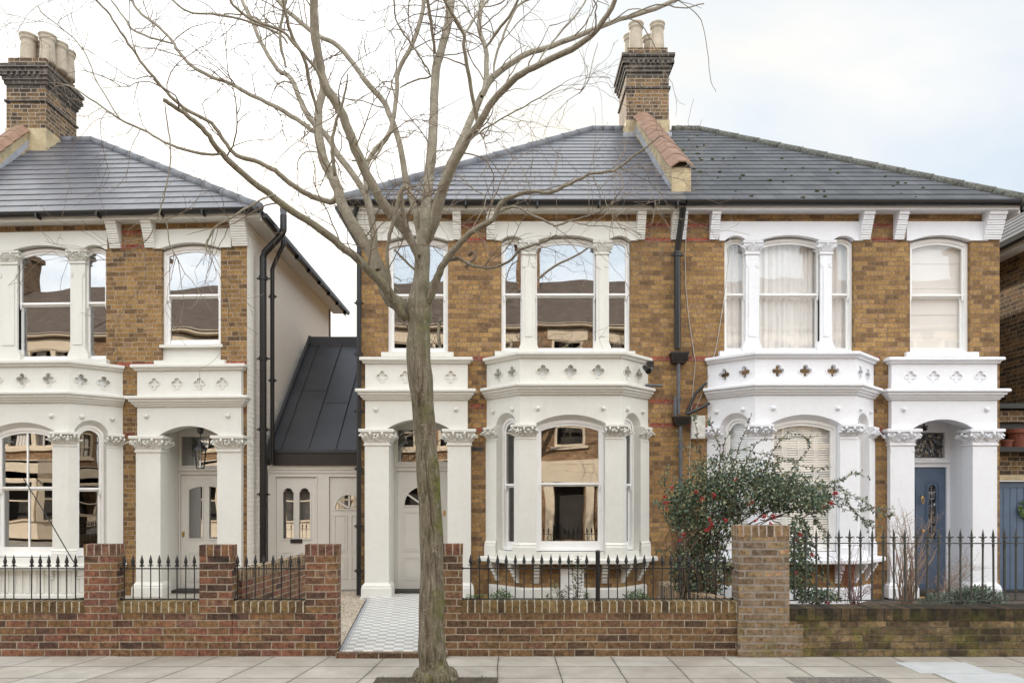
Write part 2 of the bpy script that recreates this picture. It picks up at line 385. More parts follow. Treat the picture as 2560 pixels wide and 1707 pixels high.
def paving():
    t=NT('stone_paving'); sp=t.n('SeparateXYZ',i0=t.pos())
    x,y=sp.outputs[0],sp.outputs[1]
    row=t.math('FLOOR',t.math('DIVIDE',t.math('SUBTRACT',y,7.74),.47)); fv=t.math('FRACT',t.math('DIVIDE',t.math('SUBTRACT',y,7.74),.47))
    rr=t.n('TexWhiteNoise',_noise_dimensions='1D',W=row).outputs[0]
    wob=t.math('MULTIPLY',t.math('SUBTRACT',t.noise(1.3,2),.5),.03)
    skew=t.math('MULTIPLY',t.math('MINIMUM',x,0.0),t.math('MULTIPLY',t.math('SUBTRACT',7.74,y),-.06))
    xs=t.math('ADD',t.math('ADD',x,skew),wob)
    uu=t.math('ADD',t.math('DIVIDE',t.math('ADD',xs,.066),.585),t.math('MULTIPLY',t.math('GREATER_THAN',rr,.75),.5)); fu=t.math('FRACT',uu)
    du=t.math('MULTIPLY',t.math('MINIMUM',fu,t.math('SUBTRACT',1.0,fu)),.585); dv=t.math('MULTIPLY',t.math('MINIMUM',fv,t.math('SUBTRACT',1.0,fv)),.47)
    d=t.math('ADD',t.math('MINIMUM',du,dv),t.math('MULTIPLY',t.math('SUBTRACT',t.noise(30,3),.5),.006))
    mk=t.n('MapRange',i0=d,i1=.003,i2=.007,i3=0.0,i4=1.0).outputs[0]
    wn=t.n('TexWhiteNoise',_noise_dimensions='2D'); t.set(wn.inputs[0],t.n('CombineXYZ',i0=t.math('FLOOR',uu),i1=row))
    c=t.ramp(wn.outputs[0],[(0,(.37,.34,.305)),(.5,(.43,.40,.362)),(.85,(.40,.37,.338)),(1,(.46,.445,.42))])
    c=t.mix(1.0,c,t.ramp(t.noise(2.5,8,rough=.7),[(.3,(.84,.83,.81)),(.7,(1.1,1.1,1.1))]),'MULTIPLY')
    c=t.mix(1.0,c,t.ramp(t.noise(60,4,rough=.8),[(.3,(.9,.9,.9)),(.7,(1.05,1.05,1.05))]),'MULTIPLY')
    gum=t.n('TexVoronoi',Scale=5.5,Randomness=1.0); t.set(gum.inputs['Vector'],t.pos())
    gs=t.math('LESS_THAN',gum.outputs['Distance'],t.math('MULTIPLY',t.n('SeparateColor',i0=gum.outputs['Color']).outputs[0],.11))
    c=t.mix(t.math('MULTIPLY',gs,.35),c,(.22,.21,.20))
    c=t.mix(1.0,c,t.ramp(t.noise(.9,6,rough=.7,dist=.5),[(.35,(.80,.775,.74)),(.6,(1.04,1.03,1.01))]),'MULTIPLY')
    edge_=t.n('MapRange',i0=t.math('ADD',d,t.math('MULTIPLY',t.math('SUBTRACT',t.noise(9,4),.5),.05)),i1=.0,i2=.035,i3=.84,i4=1.0).outputs[0]
    c=t.mix(1.0,c,t.n('CombineColor',i0=edge_,i1=edge_,i2=t.math('MULTIPLY',edge_,.98)),'MULTIPLY')
    c=t.mix(mk,t.ramp(t.noise(5,3),[(.4,(.05,.045,.035)),(.6,(.11,.10,.07))]),c)
    t.bsdf(c,.85,t.math('ADD',mk,t.math('ADD',t.math('MULTIPLY',wn.outputs[0],.5),t.math('MULTIPLY',t.noise(40,5),.15))),.4,.008,.3); return t.mat
M['paving']=paving()
M['paleslab']=plain('pale_new_slab',(.45,.455,.45),.85,6,.08)

def tiles():
    t=NT('geometric_path_tiles'); sp=t.n('SeparateXYZ',i0=t.pos()); S=.105
    u=t.math('DIVIDE',t.math('ADD',sp.outputs[0],t.math('MULTIPLY',sp.outputs[1],.11)),S); v=t.math('DIVIDE',sp.outputs[1],S)
    fu,fv=t.math('FRACT',u),t.math('FRACT',v)
    ch=t.math('FLOORED_MODULO',t.math('ADD',t.math('FLOOR',u),t.math('FLOOR',v)),2.0)
    wn=t.n('TexWhiteNoise',_noise_dimensions='2D'); t.set(wn.inputs[0],t.n('CombineXYZ',i0=t.math('FLOOR',u),i1=t.math('FLOOR',v)))
    a=t.mix(wn.outputs[0],(.37,.36,.34),(.45,.435,.41)); b=t.mix(wn.outputs[0],(.64,.63,.60),(.71,.70,.67))
    c=t.mix(ch,a,b)
    d=t.math('MINIMUM',t.math('MINIMUM',fu,t.math('SUBTRACT',1.0,fu)),t.math('MINIMUM',fv,t.math('SUBTRACT',1.0,fv)))
    mk=t.n('MapRange',i0=d,i1=.02,i2=.04,i3=0.0,i4=1.0).outputs[0]
    c=t.mix(mk,(.48,.47,.45),c)
    t.bsdf(c,.5,mk,.2,.003,.4); return t.mat
M['tiles']=tiles()
def gravel():
    t=NT('pale_gravel'); vo=t.n('TexVoronoi',Scale=55.0); t.set(vo.inputs['Vector'],t.pos())
    cs=t.n('SeparateColor',i0=vo.outputs['Color'])
    c=t.ramp(cs.outputs[0],[(0,(.34,.27,.20)),(.5,(.52,.43,.33)),(1,(.72,.65,.55))])
    t.bsdf(c,.9,t.math('SUBTRACT',1.0,vo.outputs['Distance']),1.0,.012,.3); return t.mat
M['gravel']=gravel()
def bark():
    t=NT('tree_bark'); g=t.pos()
    mp=t.n('Mapping',i0=g); mp.inputs['Scale'].default_value=(44,44,5.0)
    st=t.noise(1.0,7,vec=mp.outputs[0],rough=.7,dist=.6)
    base=t.ramp(st,[(.30,(.035,.028,.02)),(.43,(.125,.10,.072)),(.56,(.22,.19,.14)),(.72,(.36,.325,.26))])
    nn=t.n('SeparateXYZ',i0=t._g.outputs['True Normal']); 
    side=t.n('MapRange',i0=nn.outputs[0],i1=-.2,i2=.9,i3=.0,i4=1.0).outputs[0]
    mm=t.math('MULTIPLY',t.ramp(t.noise(2.6,8,rough=.75),[(.44,(0,0,0)),(.6,(1,1,1))]),t.math('ADD',.25,t.math('MULTIPLY',side,1.0)))
    sz=t.n('SeparateXYZ',i0=g); low=t.n('MapRange',i0=sz.outputs[2],i1=4.6,i2=5.6,i3=1.0,i4=.35).outputs[0]
    c=t.mix(t.math('MULTIPLY',mm,low,clamp=True),base,t.ramp(t.noise(20,4),[(.3,(.06,.07,.02)),(.7,(.17,.17,.045))]))
    # limbs: grey-green bloom, painted paler with height like branches washed out by sun, ochre lichen
    up=t.n('MapRange',i0=sz.outputs[2],i1=2.6,i2=4.6,i3=0.0,i4=.8).outputs[0]
    c=t.mix(up,c,t.ramp(t.noise(9,5,rough=.7),[(.3,(.23,.205,.155)),(.7,(.44,.40,.325))]))
    li=t.ramp(t.noise(30,6,rough=.85),[(.58,(0,0,0)),(.64,(1,1,1))]); c=t.mix(t.math('MULTIPLY',li,.6),c,(.52,.50,.45))
    t.bsdf(c,.9,t.math('ADD',st,t.math('MULTIPLY',t.noise(60,3),.2)),.9,.02,.2); return t.mat
M['bark']=bark()
M['twig']=plain('twig_bark',(.21,.165,.125),.85,6,.3)
M['lichen']=plain('ochre_lichen',(.35,.30,.05),.9,20,.3)
def leaf(name,stops,back):
    t=NT(name); c=t.ramp(t.noise(26,4,rough=.8),stops)
    wn=t.n('ObjectInfo')
    c2=t.mix(t.math('MULTIPLY',t._g.outputs['Backfacing'],.75),c,back)
    t.bsdf(c2,.45,spec=.5); return t.mat
M['leaf']=leaf('cotoneaster_leaf',[(.25,(.02,.045,.028)),(.46,(.04,.078,.045)),(.6,(.075,.11,.05)),(.72,(.20,.21,.10))],(.30,.30,.20))
M['leafpale']=leaf('cotoneaster_leaf_underside',[(.3,(.16,.18,.09)),(.6,(.28,.30,.16)),(.8,(.40,.40,.25))],(.34,.34,.22))
M['leafg']=leaf('bright_green_leaf',[(.3,(.03,.08,.02)),(.6,(.07,.14,.03)),(.8,(.13,.22,.05))],(.12,.18,.06))
M['leafsage']=leaf('sage_leaf',[(.3,(.07,.10,.075)),(.6,(.15,.19,.14)),(.8,(.25,.29,.22))],(.2,.24,.19))
M['leafthin']=leaf('olive_leaf',[(.3,(.05,.07,.025)),(.6,(.11,.13,.05)),(.8,(.26,.13,.08))],(.16,.18,.09))
M['berry']=plain('red_berry',(.33,.016,.014),.4,20,.3)
M['stem']=plain('brown_stem',(.13,.085,.06),.85,8,.3)
M['redstem']=plain('red_stem',(.16,.035,.03),.7,8,.3)
M['drystem']=plain('dry_stem',(.30,.21,.155),.85,8,.3)
M['moss']=plain('moss_clump',(.07,.085,.02),.95,30,.4)

# ------------------------------------------------------------------ pieces of house
FR=lambda Y: (0.0,Y,1.0,0.0)          # frame whose u is world x on the plane y=Y
def seg(a,b):
    L=math.hypot(b[0]-a[0],b[1]-a[1]); return (a[0],a[1],(b[0]-a[0])/L,(b[1]-a[1])/L),L

def sash(parent,F,u0,u1,z0,z1,rise,zr,fr=.045,d=0.0,gm='glass',mull=False,bot=.08,mat='wood',horns=True,name='window'):
    """box sash: outer frame, upper and lower sash with panes"""
    w=MB()
    o=[(u0,z0),(u1,z0)]+arc(u0,u1,z1-rise,rise)[::-1]
    fi=fr; i0,i1=u0+fi,u1-fi
    inner=[(i0,z0+.035),(i1,z0+.035)]+arc(i0,i1,z1-rise-fi,rise*.93)[::-1]
    w.plate(F,o,[inner],d-.10,d)
    sw=.032
    up=[(i0,zr-.005),(i1,zr-.005)]+arc(i0,i1,z1-rise-fi,rise*.93)[::-1]
    uh=[(i0+sw,zr+.028),(i1-sw,zr+.028)]+arc(i0+sw,i1-sw,z1-rise-fi-sw,rise*.86)[::-1]
    w.plate(F,up,[uh],d-.055,d-.02)
    lo=rect(i0,i1,z0+.035,zr-.006); lh=rect(i0+sw+.005,i1-sw-.005,z0+.035+bot,zr-.03)
    w.plate(F,lo,[lh],d-.095,d-.058)
    if horns:
        for a,b in ((i0+.002,i0+sw),(i1-sw,i1-.002)): w.plate(F,[(a,zr-.006),(a+.004,zr-.07),((a+b)/2,zr-.085),(b-.004,zr-.07),(b,zr-.006)],[],d-.054,d-.022)
    if mull:
        c=(u0+u1)/2
        w.plate(F,rect(c-.012,c+.012,zr+.02,z1-fi-sw+.0),[],d-.052,d-.024)
        w.plate(F,rect(c-.012,c+.012,z0+.05+bot*.8,zr-.02),[],d-.092,d-.062)
    win=build(w,name,M[mat],parent)
    p=MB(); p.plate(F,uh,[],d-.040,d-.036); build(p,'pane',M[gm],win)
    p=MB(); p.plate(F,lh,[],d-.079,d-.075); build(p,'pane',M[gm],win)
    return win

CORN=lambda z0,z1,o: [(0,z0),(o*.22,z0),(o*.30,z0+(z1-z0)*.20),(o*.46,z0+(z1-z0)*.22),(o*.52,z0+(z1-z0)*.42),(o*.70,z0+(z1-z0)*.44),(o*.74,z0+(z1-z0)*.62),(o*.93,z0+(z1-z0)*.70),(o,z0+(z1-z0)*.74),(o,z1-.012),(o*.9,z1),(0,z1+.006)]
CAPP=lambda z0,z1,o: [(0,z0),(o*.4,z0),(o*.5,z0+(z1-z0)*.3),(o*.8,z0+(z1-z0)*.45),(o,z0+(z1-z0)*.5),(o,z1-.01),(o*.85,z1),(0,z1+.006)]

def leafcurl(mb,c,n,s,up=1):
    """a carved acanthus curl: stem lobes and a rolled tip"""
    t=Vector((-n.y,n.x,0))
    for k,(a,b,r) in enumerate(((0,-.55,.30),(.0,-.1,.36),(-.45,-.2,.26),(.45,-.2,.26),(-.33,.3,.24),(.33,.3,.24),(0,.45,.34))):
        p=c+t*(a*s)+Vector((0,0,b*s*up))+n*(s*(.12+.22*max(0,b)))
        mb.blob(p,(s*r*random.uniform(.85,1.15),s*r*.8,s*r*random.uniform(.9,1.3)),n=6,rings=4)

def capital(parent,path,z0,z1,flare,m,name='capital'):
    h=z1-z0; mb=MB()
    mb.sweep(path,[(0.001,z0),(.018,z0+.004),(.022,z0+.018),(.012,z0+.03),(.008,z0+.034),(.014,z0+h*.45),(flare*.55,z0+h*.75),(flare*.7,z0+h*.80),(flare*.98,z0+h*.83),(flare,z1-.008),(flare*.92,z1),(0.001,z1)])
    rnd=random.Random(int(path[0][0]*1000)+int(z0*10)); big=h>.26
    def leaf(base,T,N,ang,ln,w):
        """tapering carved leaf whose tip rolls forward"""
        d=T*math.sin(ang)+Vector((0,0,math.cos(ang)))
        p=[base, base+d*ln*.35+N*.004, base+d*ln*.72+N*(flare*.38), base+d*ln*.98+N*(flare*.78), base+d*ln*.93+N*(flare*1.12), base+d*ln*.78+N*(flare*1.1)]
        mb.tube(p,[w*.5,w*1.0,w*1.15,w*.9,w*.7,w*.35],6)
    def volute(c,N,s_):
        T=Vector((-N.y,N.x,0)); q=[]
        for i in range(9):
            a_=i*.8; rr_=s_*(1-.09*i); q.append(c+N*(rr_*math.cos(a_)*.9)+Vector((0,0,rr_*math.sin(a_))))
        mb.tube(q,[s_*.42*(1-.06*i) for i in range(9)],6)
    np_=len(path); nrm=[]
    for a,b in zip(path[:-1],path[1:]):
        A=Vector((a[0],a[1],0)); B=Vector((b[0],b[1],0)); L=(B-A).length
        if L<1e-4: continue
        T=(B-A)/L; N=Vector((T.y,-T.x,0)); nrm.append(N)
        if L<.05: continue
        k=max(1,round(L/(.20 if big else .15)))
        for i in range(k):
            c=A+T*(L*(i+.5)/k)+N*.012; c.z=z0+h*.24
            sp=L/k
            for ang in (-1.05,-.55,0,.55,1.05):
                leaf(c+T*(ang*sp*.16),T,N,ang*rnd.uniform(.75,1.0),h*(.50 if abs(ang)<.1 else .47)*rnd.uniform(.9,1.05),h*.062*rnd.uniform(.9,1.2))
            mb.blob(c+N*(flare*.85)+Vector((0,0,h*.50)),(h*.085,h*.07,h*.085),n=7,rings=5)
            for sg in (-1,1): volute(c+T*(sg*sp*.33)+N*(flare*.55)+Vector((0,0,h*.40)),N,h*.075)
            for _ in range(5): mb.blob(c+T*rnd.uniform(-.45,.45)*sp+N*flare*rnd.uniform(.1,.5)+Vector((0,0,h*rnd.uniform(.02,.5))),h*.045,n=5,rings=4)
    for i,p in enumerate(path):
        ns=[n_ for n_ in (nrm[i-1] if i>0 and i-1<len(nrm) else None, nrm[i] if i<len(nrm) else None) if n_ is not None]
        if not ns: continue
        N=sum(ns,Vector((0,0,0))).normalized(); c=Vector((p[0],p[1],z0+h*.62))+N*flare*.75
        volute(c,N,h*.12); leaf(Vector((p[0],p[1],z0+h*.22))+N*.01,Vector((-N.y,N.x,0)),N,0,h*.42,h*.075)
    return build(mb,name,m,parent)

def pillarbase(parent,path,z0,z1,o,m,name='pillar_base'):
    mb=MB(); h=z1-z0
    mb.sweep(path,[(0.001,z0),(o,z0),(o,z0+h*.62),(o*.8,z0+h*.72),(o*.85,z0+h*.78),(o*.35,z0+h*.9),(0.002,z1)])
    return build(mb,name,m,parent)

def corbel(mb,x0,x1,y,z0,z1,out,steps=5,foot=.05):
    """stepped eaves bracket, side profile extruded in x"""
    pts=[(0,z1),(out,z1),(out,z1-(z1-z0)*.22)]
    zt=z1-(z1-z0)*.22
    for i in range(steps):
        o=out-(out-foot)*((i+1)/steps)**.85; dz=(zt-z0)/steps
        pts.append((o+.012,zt-dz*i-.006)); pts.append((o+.012,zt-dz*(i+.55))); pts.append((o,zt-dz*(i+.62))); 
        if i<steps-1: pts.append((o,zt-dz*(i+1)))
    pts+= [(foot,z0),(0,z0)]
    mb.plate((x0,y,0,-1.0),pts,[],-(x1-x0),0)

Z=dict(gr=.10,solB=.66,solT=.73,win0=.83,capB=2.52,capT=2.75,apex=2.90,corB=3.20,corT=3.36,capb=3.75,capt=3.84,
       sill=3.865,up0=3.94,rail=4.86,labB=5.70,labA=5.775,labT=6.0,sof=6.14,brB=5.715)

def bay(H,name,m,mb_,xs,D,dz,brickm,quad=(3,2),gm='glass',mull=False,brackets=True,glassS='glassS',back=False):
    xl0,xl1,xr1,xr0=xs; y=YW; A=(xl0,y);B=(xl1,y-D);C=(xr1,y-D);E=(xr0,y)
    z=lambda k: Z[k]+dz
    b=MB()
    FL,LL=seg(A,B); FF,LF=seg(B,C); FRt,LR=seg(C,E)
    # front
    c0=.245; a0=c0; a1=LF-c0
    def facet(F,L,u0,u1,rise,t=.13,drop=.075,e=.04):
        zs=z('capT'); e=min(e,u0-.01,L-u1-.01)
        o_=arc(u0-e,u1+e,zs,rise); i_=arc(u0+.002,u1-.002,zs-.02,rise-drop+.02)
        ox,oy,ux,uy=F; nx,ny=uy,-ux; W=lambda p,d:(ox+ux*p[0]+nx*d,oy+uy*p[0]+ny*d,p[1])
        n_=len(o_); b.add([W(p,-.001) for p in o_]+[W(p,-.105) for p in i_]+[W(p,-.13) for p in i_]+[W((p[0],p[1]+.3),-.13) for p in i_],
            [(k,k+1,n_+k+1,n_+k) for k in range(n_-1)]+[(n_+k,n_+k+1,2*n_+k+1,2*n_+k) for k in range(n_-1)]+[(2*n_+k,2*n_+k+1,3*n_+k+1,3*n_+k) for k in range(n_-1)])
        b.plate(F,[(0,z('solT')),(u0,z('solT')),(u0,z('win0')),(u1,z('win0')),(u1,z('solT')),(L,z('solT')),(L,z('corT')-.01),(0,z('corT')-.01)][:8],[],-.16,-.15) if False else None
        b.plate(F,[(0,z('solT')),(L,z('solT')),(L,z('corT')-.02),(0,z('corT')-.02)],[[(u0,z('win0')),(u0,zs-.001)]+o_+[(u1,zs-.001),(u1,z('win0'))]],-t,0)
    facet(FF,LF,a0,a1,z('apex')-z('capT'))
    facet(FL,LL,.25,LL-.11,.20)
    facet(FRt,LR,.11,LR-.25,.20)
    # balcony floor behind the parapet
    b.prism([A,B,C,E],z('corT')-.03,z('corT')-.004)
    B_=build(b,'bay',m,H)
    path=[A,B,C,E]
    s=MB(); s.sweep(path,CORN(z('corB'),z('corT'),.14)); build(s,'cornice',m,B_)
    # parapet with pierced quatrefoils
    p=MB()
    for F,L,n in ((FL,LL,quad[1]),(FF,LF,quad[0]),(FRt,LR,quad[1])):
        zc=(z('corT')+z('capb'))/2
        if n==3: cs=[L*.5-.415,L*.5,L*.5+.415]
        elif n==2 and L<1: cs=[L*.36,L*.78] if F is FL else [L*.22,L*.64]
        else: cs=[L*(i+.5)/n for i in range(n)]
        p.plate(F,rect(0,L,z('corT')+.006,z('capb')+.01),[quatre(c,zc,.092) for c in cs],-.08,0)
    P_=build(p,'parapet',m,B_)
    p=MB()
    for F,L,n in ((FL,LL,quad[1]),(FF,LF,quad[0]),(FRt,LR,quad[1])):
        zc=(z('corT')+z('capb'))/2
        if n==3: cs=[L*.5-.415,L*.5,L*.5+.415]
        elif n==2 and L<1: cs=[L*.36,L*.78] if F is FL else [L*.22,L*.64]
        else: cs=[L*(i+.5)/n for i in range(n)]
        for c in cs:
            p=MB(); p.plate(F,quatre(c,zc,.114),[quatre(c,zc,.094)],0.001,.012); build(p,'quatrefoil_moulding',m,B_)
        if back: p=MB(); p.plate(F,rect(.03,L-.03,z('corT')+.006,z('capb')-.01),[],-.10,-.082); build(p,'parapet_lining',M['lining'],B_)
    s=MB(); s.sweep(path,CAPP(z('capb'),z('capt'),.085)); 
    # inner coping so the parapet has a thick top
    build(s,'parapet_coping',m,B_)
    inn=MB(); inn.sweep([(xr0-.10,y),(xr1-.06,y-D+.085),(xl1+.06,y-D+.085),(xl0+.10,y)],[(0,z('capb')),(.03,z('capb')),(.03,z('capt')-.008),(0,z('capt')-.004)]); build(inn,'parapet_coping',m,B_)
    # bosses
    s=MB(); zb=z('corB')-.21
    for F,us in ((FL,(.16,.60)),(FF,(.27,LF-.27)),(FRt,(LR-.60,LR-.16))):
        for u in us:
            px_=F[0]+F[2]*u+F[3]*.012; py_=F[1]+F[3]*u-F[2]*.012
            s=MB(); s.blob((px_,py_,zb),(.034,.034,.034),n=12,rings=8); build(s,'boss',m,B_,smooth=True)
    # sill slab, bases, capitals
    s=MB(); s.sweep(path,[(-.30,z('solB')),(.17,z('solB')),(.18,z('solB')+.01),(.18,z('solT')-.01),(.15,z('solT')+.004),(-.30,z('solT')+.004)]); build(s,'bay_sill',m,B_)
    def ptF(F,u,d=0): return (F[0]+F[2]*u+F[3]*d, F[1]+F[3]*u-F[2]*d)
    def lane(a,k,b_): return [a,k,b_]
    corners=[[ptF(FL,LL-.11),B,ptF(FF,c0)],[ptF(FF,LF-c0),C,ptF(FRt,.11)]]
    outers=[[ptF(FL,.0),ptF(FL,.25)],[ptF(FRt,LR-.25),ptF(FRt,LR)]]
    for pth in corners+outers:
        off=[]
        q=MB(); q.sweep(pth,[(0.0,z('solT')+.05),(.022,z('solT')+.05),(.022,z('capB')),(0.0,z('capB'))]); build(q,'pillar',m,B_)
        big=len(pth)==3
        pp=pth
        capital(B_,pp,z('capB'),z('capT'),.10 if big else .085,m)
        pillarbase(B_,pp,z('solT')+.006,z('solT')+.27,.055,m)
    # windows
    sash(H,FF,a0+.004,a1-.004,z('win0')+.01,z('apex')-.065,z('apex')-z('capT')-.055,PZ(1210,11.14)+dz*.6,d=-.10,gm=gm,mull=mull,bot=.11)
    for F,u0,u1 in ((FL,.26,LL-.12),(FRt,.12,LR-.26)):
        sash(H,F,u0-.006,u1+.006,z('win0')+.01,z('capT')+.135,.135,PZ(1213,11.4)+dz*.6,d=-.10,gm=glassS if gm=='glass' else gm,bot=.09,fr=.035)
    return B_,path,(FL,LL,FF,LF,FRt,LR)

def bayfoot(H,path,m,brickm,dz,z0=.05,brk=True,panel=None):
    A,B,C,E=path; inset=.06
    def ins(p,i): return (p[0],p[1]+ (inset if i in (1,2) else 0))
    b=MB(); pts=[(A[0]+.05,A[1]+.02),(B[0]+.03,B[1]+inset),(C[0]-.03,C[1]+inset),(E[0]-.05,E[1]+.02)]
    b.prism(pts,.28,Z['solB']+dz-.002); build(b,'bay_apron',brickm,H)
    w=MB(); w.sweep(pts,[(-.1,z0-.05),(.045,z0-.05),(.045,.26),(.02,.29),(-.1,.29)]); build(w,'plinth',m,H)
    if brk:
        zs=Z['solB']+dz-.004
        FF,LF=seg(pts[1],pts[2]); FL,LL=seg(pts[0],pts[1]); FRt,LR=seg(pts[2],pts[3])
        def br(F,u):
            k=MB(); ox=F[0]+F[2]*u; oy=F[1]+F[3]*u; nx,ny=F[3],-F[2]
            prof=[(0,zs),(.17,zs),(.17,zs-.06)]
            for i in range(4):
                o=.15-.035*i; prof+= [(o,zs-.06-.055*i),(o,zs-.06-.055*i-.03),(o-.015,zs-.06-.055*i-.04)]
            prof+=[(.02,zs-.30),(0,zs-.30)]
            k.plate((ox-F[2]*.04,oy-F[3]*.04,nx,ny),prof,[],-.08,0); build(k,'sill_bracket',m,H)
        for u in (.22,LF-.22): br(FF,u)
        for u in (.18,.62): br(FL,u); br(FRt,LR-u)

def porch(H,m,xs,dz,col0,col1,pier=.30,dd=.10,back=12.25,quad=4,qx=None,gm='glass',bossx=None,base0=None):
    """xs=(fascia left, fascia right); col0/col1 = (x0,x1) of the two pillars"""
    z=lambda k: Z[k]+dz
    x0,x1=xs; yf=YW-dd; F=FR(yf)
    b=MB()
    op=[(col0[1],Z['gr']-.05),(col0[1],z('capT')-.031)]+arc(col0[1]-.04,col1[0]+.04,z('capT')-.03,.155)+[(col1[0],z('capT')-.031),(col1[0],Z['gr']-.05)]
    out=[(x0,Z['gr']-.05)]+op+[(x1,Z['gr']-.05),(x1,z('corT')-.02),(x0,z('corT')-.02)]
    b.plate(F,out,[],-.28,0)
    # reveals behind the pillars, ceiling
    b.box(col0[1]-.10,col0[1],yf+.285,back,Z['gr']-.05,z('corB'))
    b.box(col1[0],col1[0]+.10,yf+.285,back,Z['gr']-.05,z('corB'))
    b.box(col0[1]+.001,col1[0]-.001,yf+.283,back,z('capT')+.155,z('capT')+.20)
    b.box(x0,x1,yf+.0,YW,z('corT')-.019,z('corT')-.006)
    PO=build(b,'porch',m,H)
    path=[(x0,YW),(x0,yf),(x1,yf),(x1,YW)]
    s=MB(); s.sweep(path,CORN(z('corB')-.02,z('corT')-.02,.135)); build(s,'cornice',m,PO)
    zc=(z('corT')+z('capb'))/2-.01
    if qx is None: qx=[x0+(x1-x0)*(i+.62)/(quad+.24) for i in range(quad)]
    p=MB(); p.plate(F,rect(x0,x1,z('corT')-.01,z('capb')+.01),[quatre(c,zc,.085) for c in qx],-.05,0)
    p.plate(F,rect(x0+.01,x1-.01,z('corT'),z('capb')),[],-.075,-.020)
    p.box(x0,x0+.08,yf+.05,YW,z('corT')-.01,z('capb')); p.box(x1-.08,x1,yf+.05,YW,z('corT')-.01,z('capb'))
    build(p,'parapet',m,PO)
    p=MB()
    for c in qx: p=MB(); p.plate(F,quatre(c,zc,.102),[quatre(c,zc,.087)],.001,.009); build(p,'quatrefoil_moulding',m,PO)
    s=MB(); s.sweep(path,CAPP(z('capb'),z('capt'),.08)); s.box(x0-.01,x1+.01,yf-.005,YW,z('capt')-.05,z('capt')+.004); build(s,'parapet_coping',m,PO)
    s=MB()
    for bx in bossx or (x0+.17,x1-.17): s=MB(); s.blob((bx,yf-.012,z('corB')-.17),.036,n=12,rings=8); build(s,'boss',m,PO,smooth=True)
    for a,c in (col0,col1):
        pth=[(a,yf+.27),(a,yf),(c,yf),(c,yf+.27)]
        q=MB(); q.sweep(pth,[(0.0,Z['gr']),(.001,Z['gr']),(.001,z('capB')),(0.0,z('capB'))])
        # sunk chamfer stops on the pillar arrises
        for e,sg in ((a,-1),(c,1)):
            q.plate(F,[(e-.035 if sg>0 else e,z('capB')-.16),(e if sg>0 else e+.035,z('capB')-.16),(e if sg>0 else e+.035,z('capB')-.11),(e-.017 if sg>0 else e+.017,z('capB')-.085),(e-.035 if sg>0 else e,z('capB')-.11)],[],.001,.009)
        build(q,'pillar',m,PO)
        capital(PO,pth,z('capB')-.06,z('capT')-.03,.085,m)
        pillarbase(PO,pth,Z['gr']-.02,Z['gr']+.22,.05,m)
    return PO

def pilaster(H,m,x0,x1,z0,dz,cap=(0,0)):
    y=YW+.03; F=FR(y); b=MB(); zc0=Z['labB']+dz-.205; zt=Z['labB']+dz+.0
    w=(x1-x0); 
    b.plate(F,[(x0-.045,z0),(x1+.045,z0),(x1+.045,z0+.10),(x1,z0+.20),(x1,zt),(x0,zt),(x0,z0+.20),(x0-.045,z0+.10)],[],-.14,0)
    b.plate(F,rect(x0+.045,x1-.045,z0+.26,zc0-.23),[],.001,.012)
    for e in (x0+.01,x1-.045): b.plate(F,[(e,zc0-.20),(e+.035,zc0-.20),(e+.035,zc0-.15),(e+.017,zc0-.12),(e,zc0-.15)],[],.001,.014)
    p=build(b,'pilaster',m,H)
    capital(p,[(x0,y+.10),(x0,y),(x1,y),(x1,y+.10)],zc0,zt+.012,.055,m)
    return p

def label_band(H,m,x0,x1,arches,dz):
    b=MB(); zb=Z['labB']+dz; pts=[(x0,zb)]
    for a0,a1 in arches: pts+=arc(a0,a1,zb,.085 if a1-a0>.6 else .075)
    pts+=[(x1,zb),(x1,Z['labT']+dz),(x0,Z['labT']+dz)]
    b.plate(FR(YW),pts,[],-.14,.03); build(b,'window_head',m,H)

def roof_face(H,eL,eR,rL,rR,n,m,name='roof',step=.012,t0=0.0,lift=.006,dens=1):
    """stepped slate courses between an eaves line and a ridge line"""
    mb=MB(); eL,eR,rL,rR=map(Vector,(eL,eR,rL,rR)); att=[]
    nrm=((eR-eL).cross(rL-eL) if (rL-eL).length>.01 else (eR-eL).cross(rR-eR)).normalized()
    if nrm.z<0: nrm=-nrm
    for i in range(n):
        a,b=i/n,(i+1)/n+.02/n
        p0=eL.lerp(rL,a);p1=eR.lerp(rR,a);p2=eR.lerp(rR,min(1,b));p3=eL.lerp(rL,min(1,b))
        hi=nrm*(step+lift); lo=nrm*lift
        v=[p0+hi,p1+hi,p2+lo,p3+lo,p0,p1]
        mb.add(v,[(0,1,2,3),(4,5,1,0)]); att+=[i]*6
    o=build(mb,name,m,H)
    at=o.data.attributes.new('course','FLOAT','POINT')
    at.data.foreach_set('value',[float(a) for a in att])
    return o

def hiptiles(H,a,b,m,r=.10,n=14,name='hip_tiles'):
    a,b=Vector(a),Vector(b); mb=MB(); d=b-a
    for i in range(n):
        p=a+d*(i/n); q=a+d*((i+1.06)/n)
        mb.tube([p,q],[r*.90,r*.84],10)
        mb.tube([p-d*.001,p+d*.003],[r*.96,r*.96],10)
    return build(mb,name,m,H,smooth=True)

def gutter(H,pts,m,r=.06,brackets=(),name='gutter'):
    mb=MB(); ang=[math.pi+math.pi*i/8 for i in range(9)]
    prof=[(math.cos(a)*r+r,math.sin(a)*r) for a in ang]+[(2*r+.008,.0),(2*r+.008,.01),(-.0,.012)]
    z=pts[0][2]; mb.sweep([(p[0],p[1]) for p in pts],[(o,zz+z) for o,zz in prof])
    for bx,by in brackets: mb.box(bx-.012,bx+.012,by-.135,by+.01,z-.085,z-.015)
    return build(mb,name,m,H)

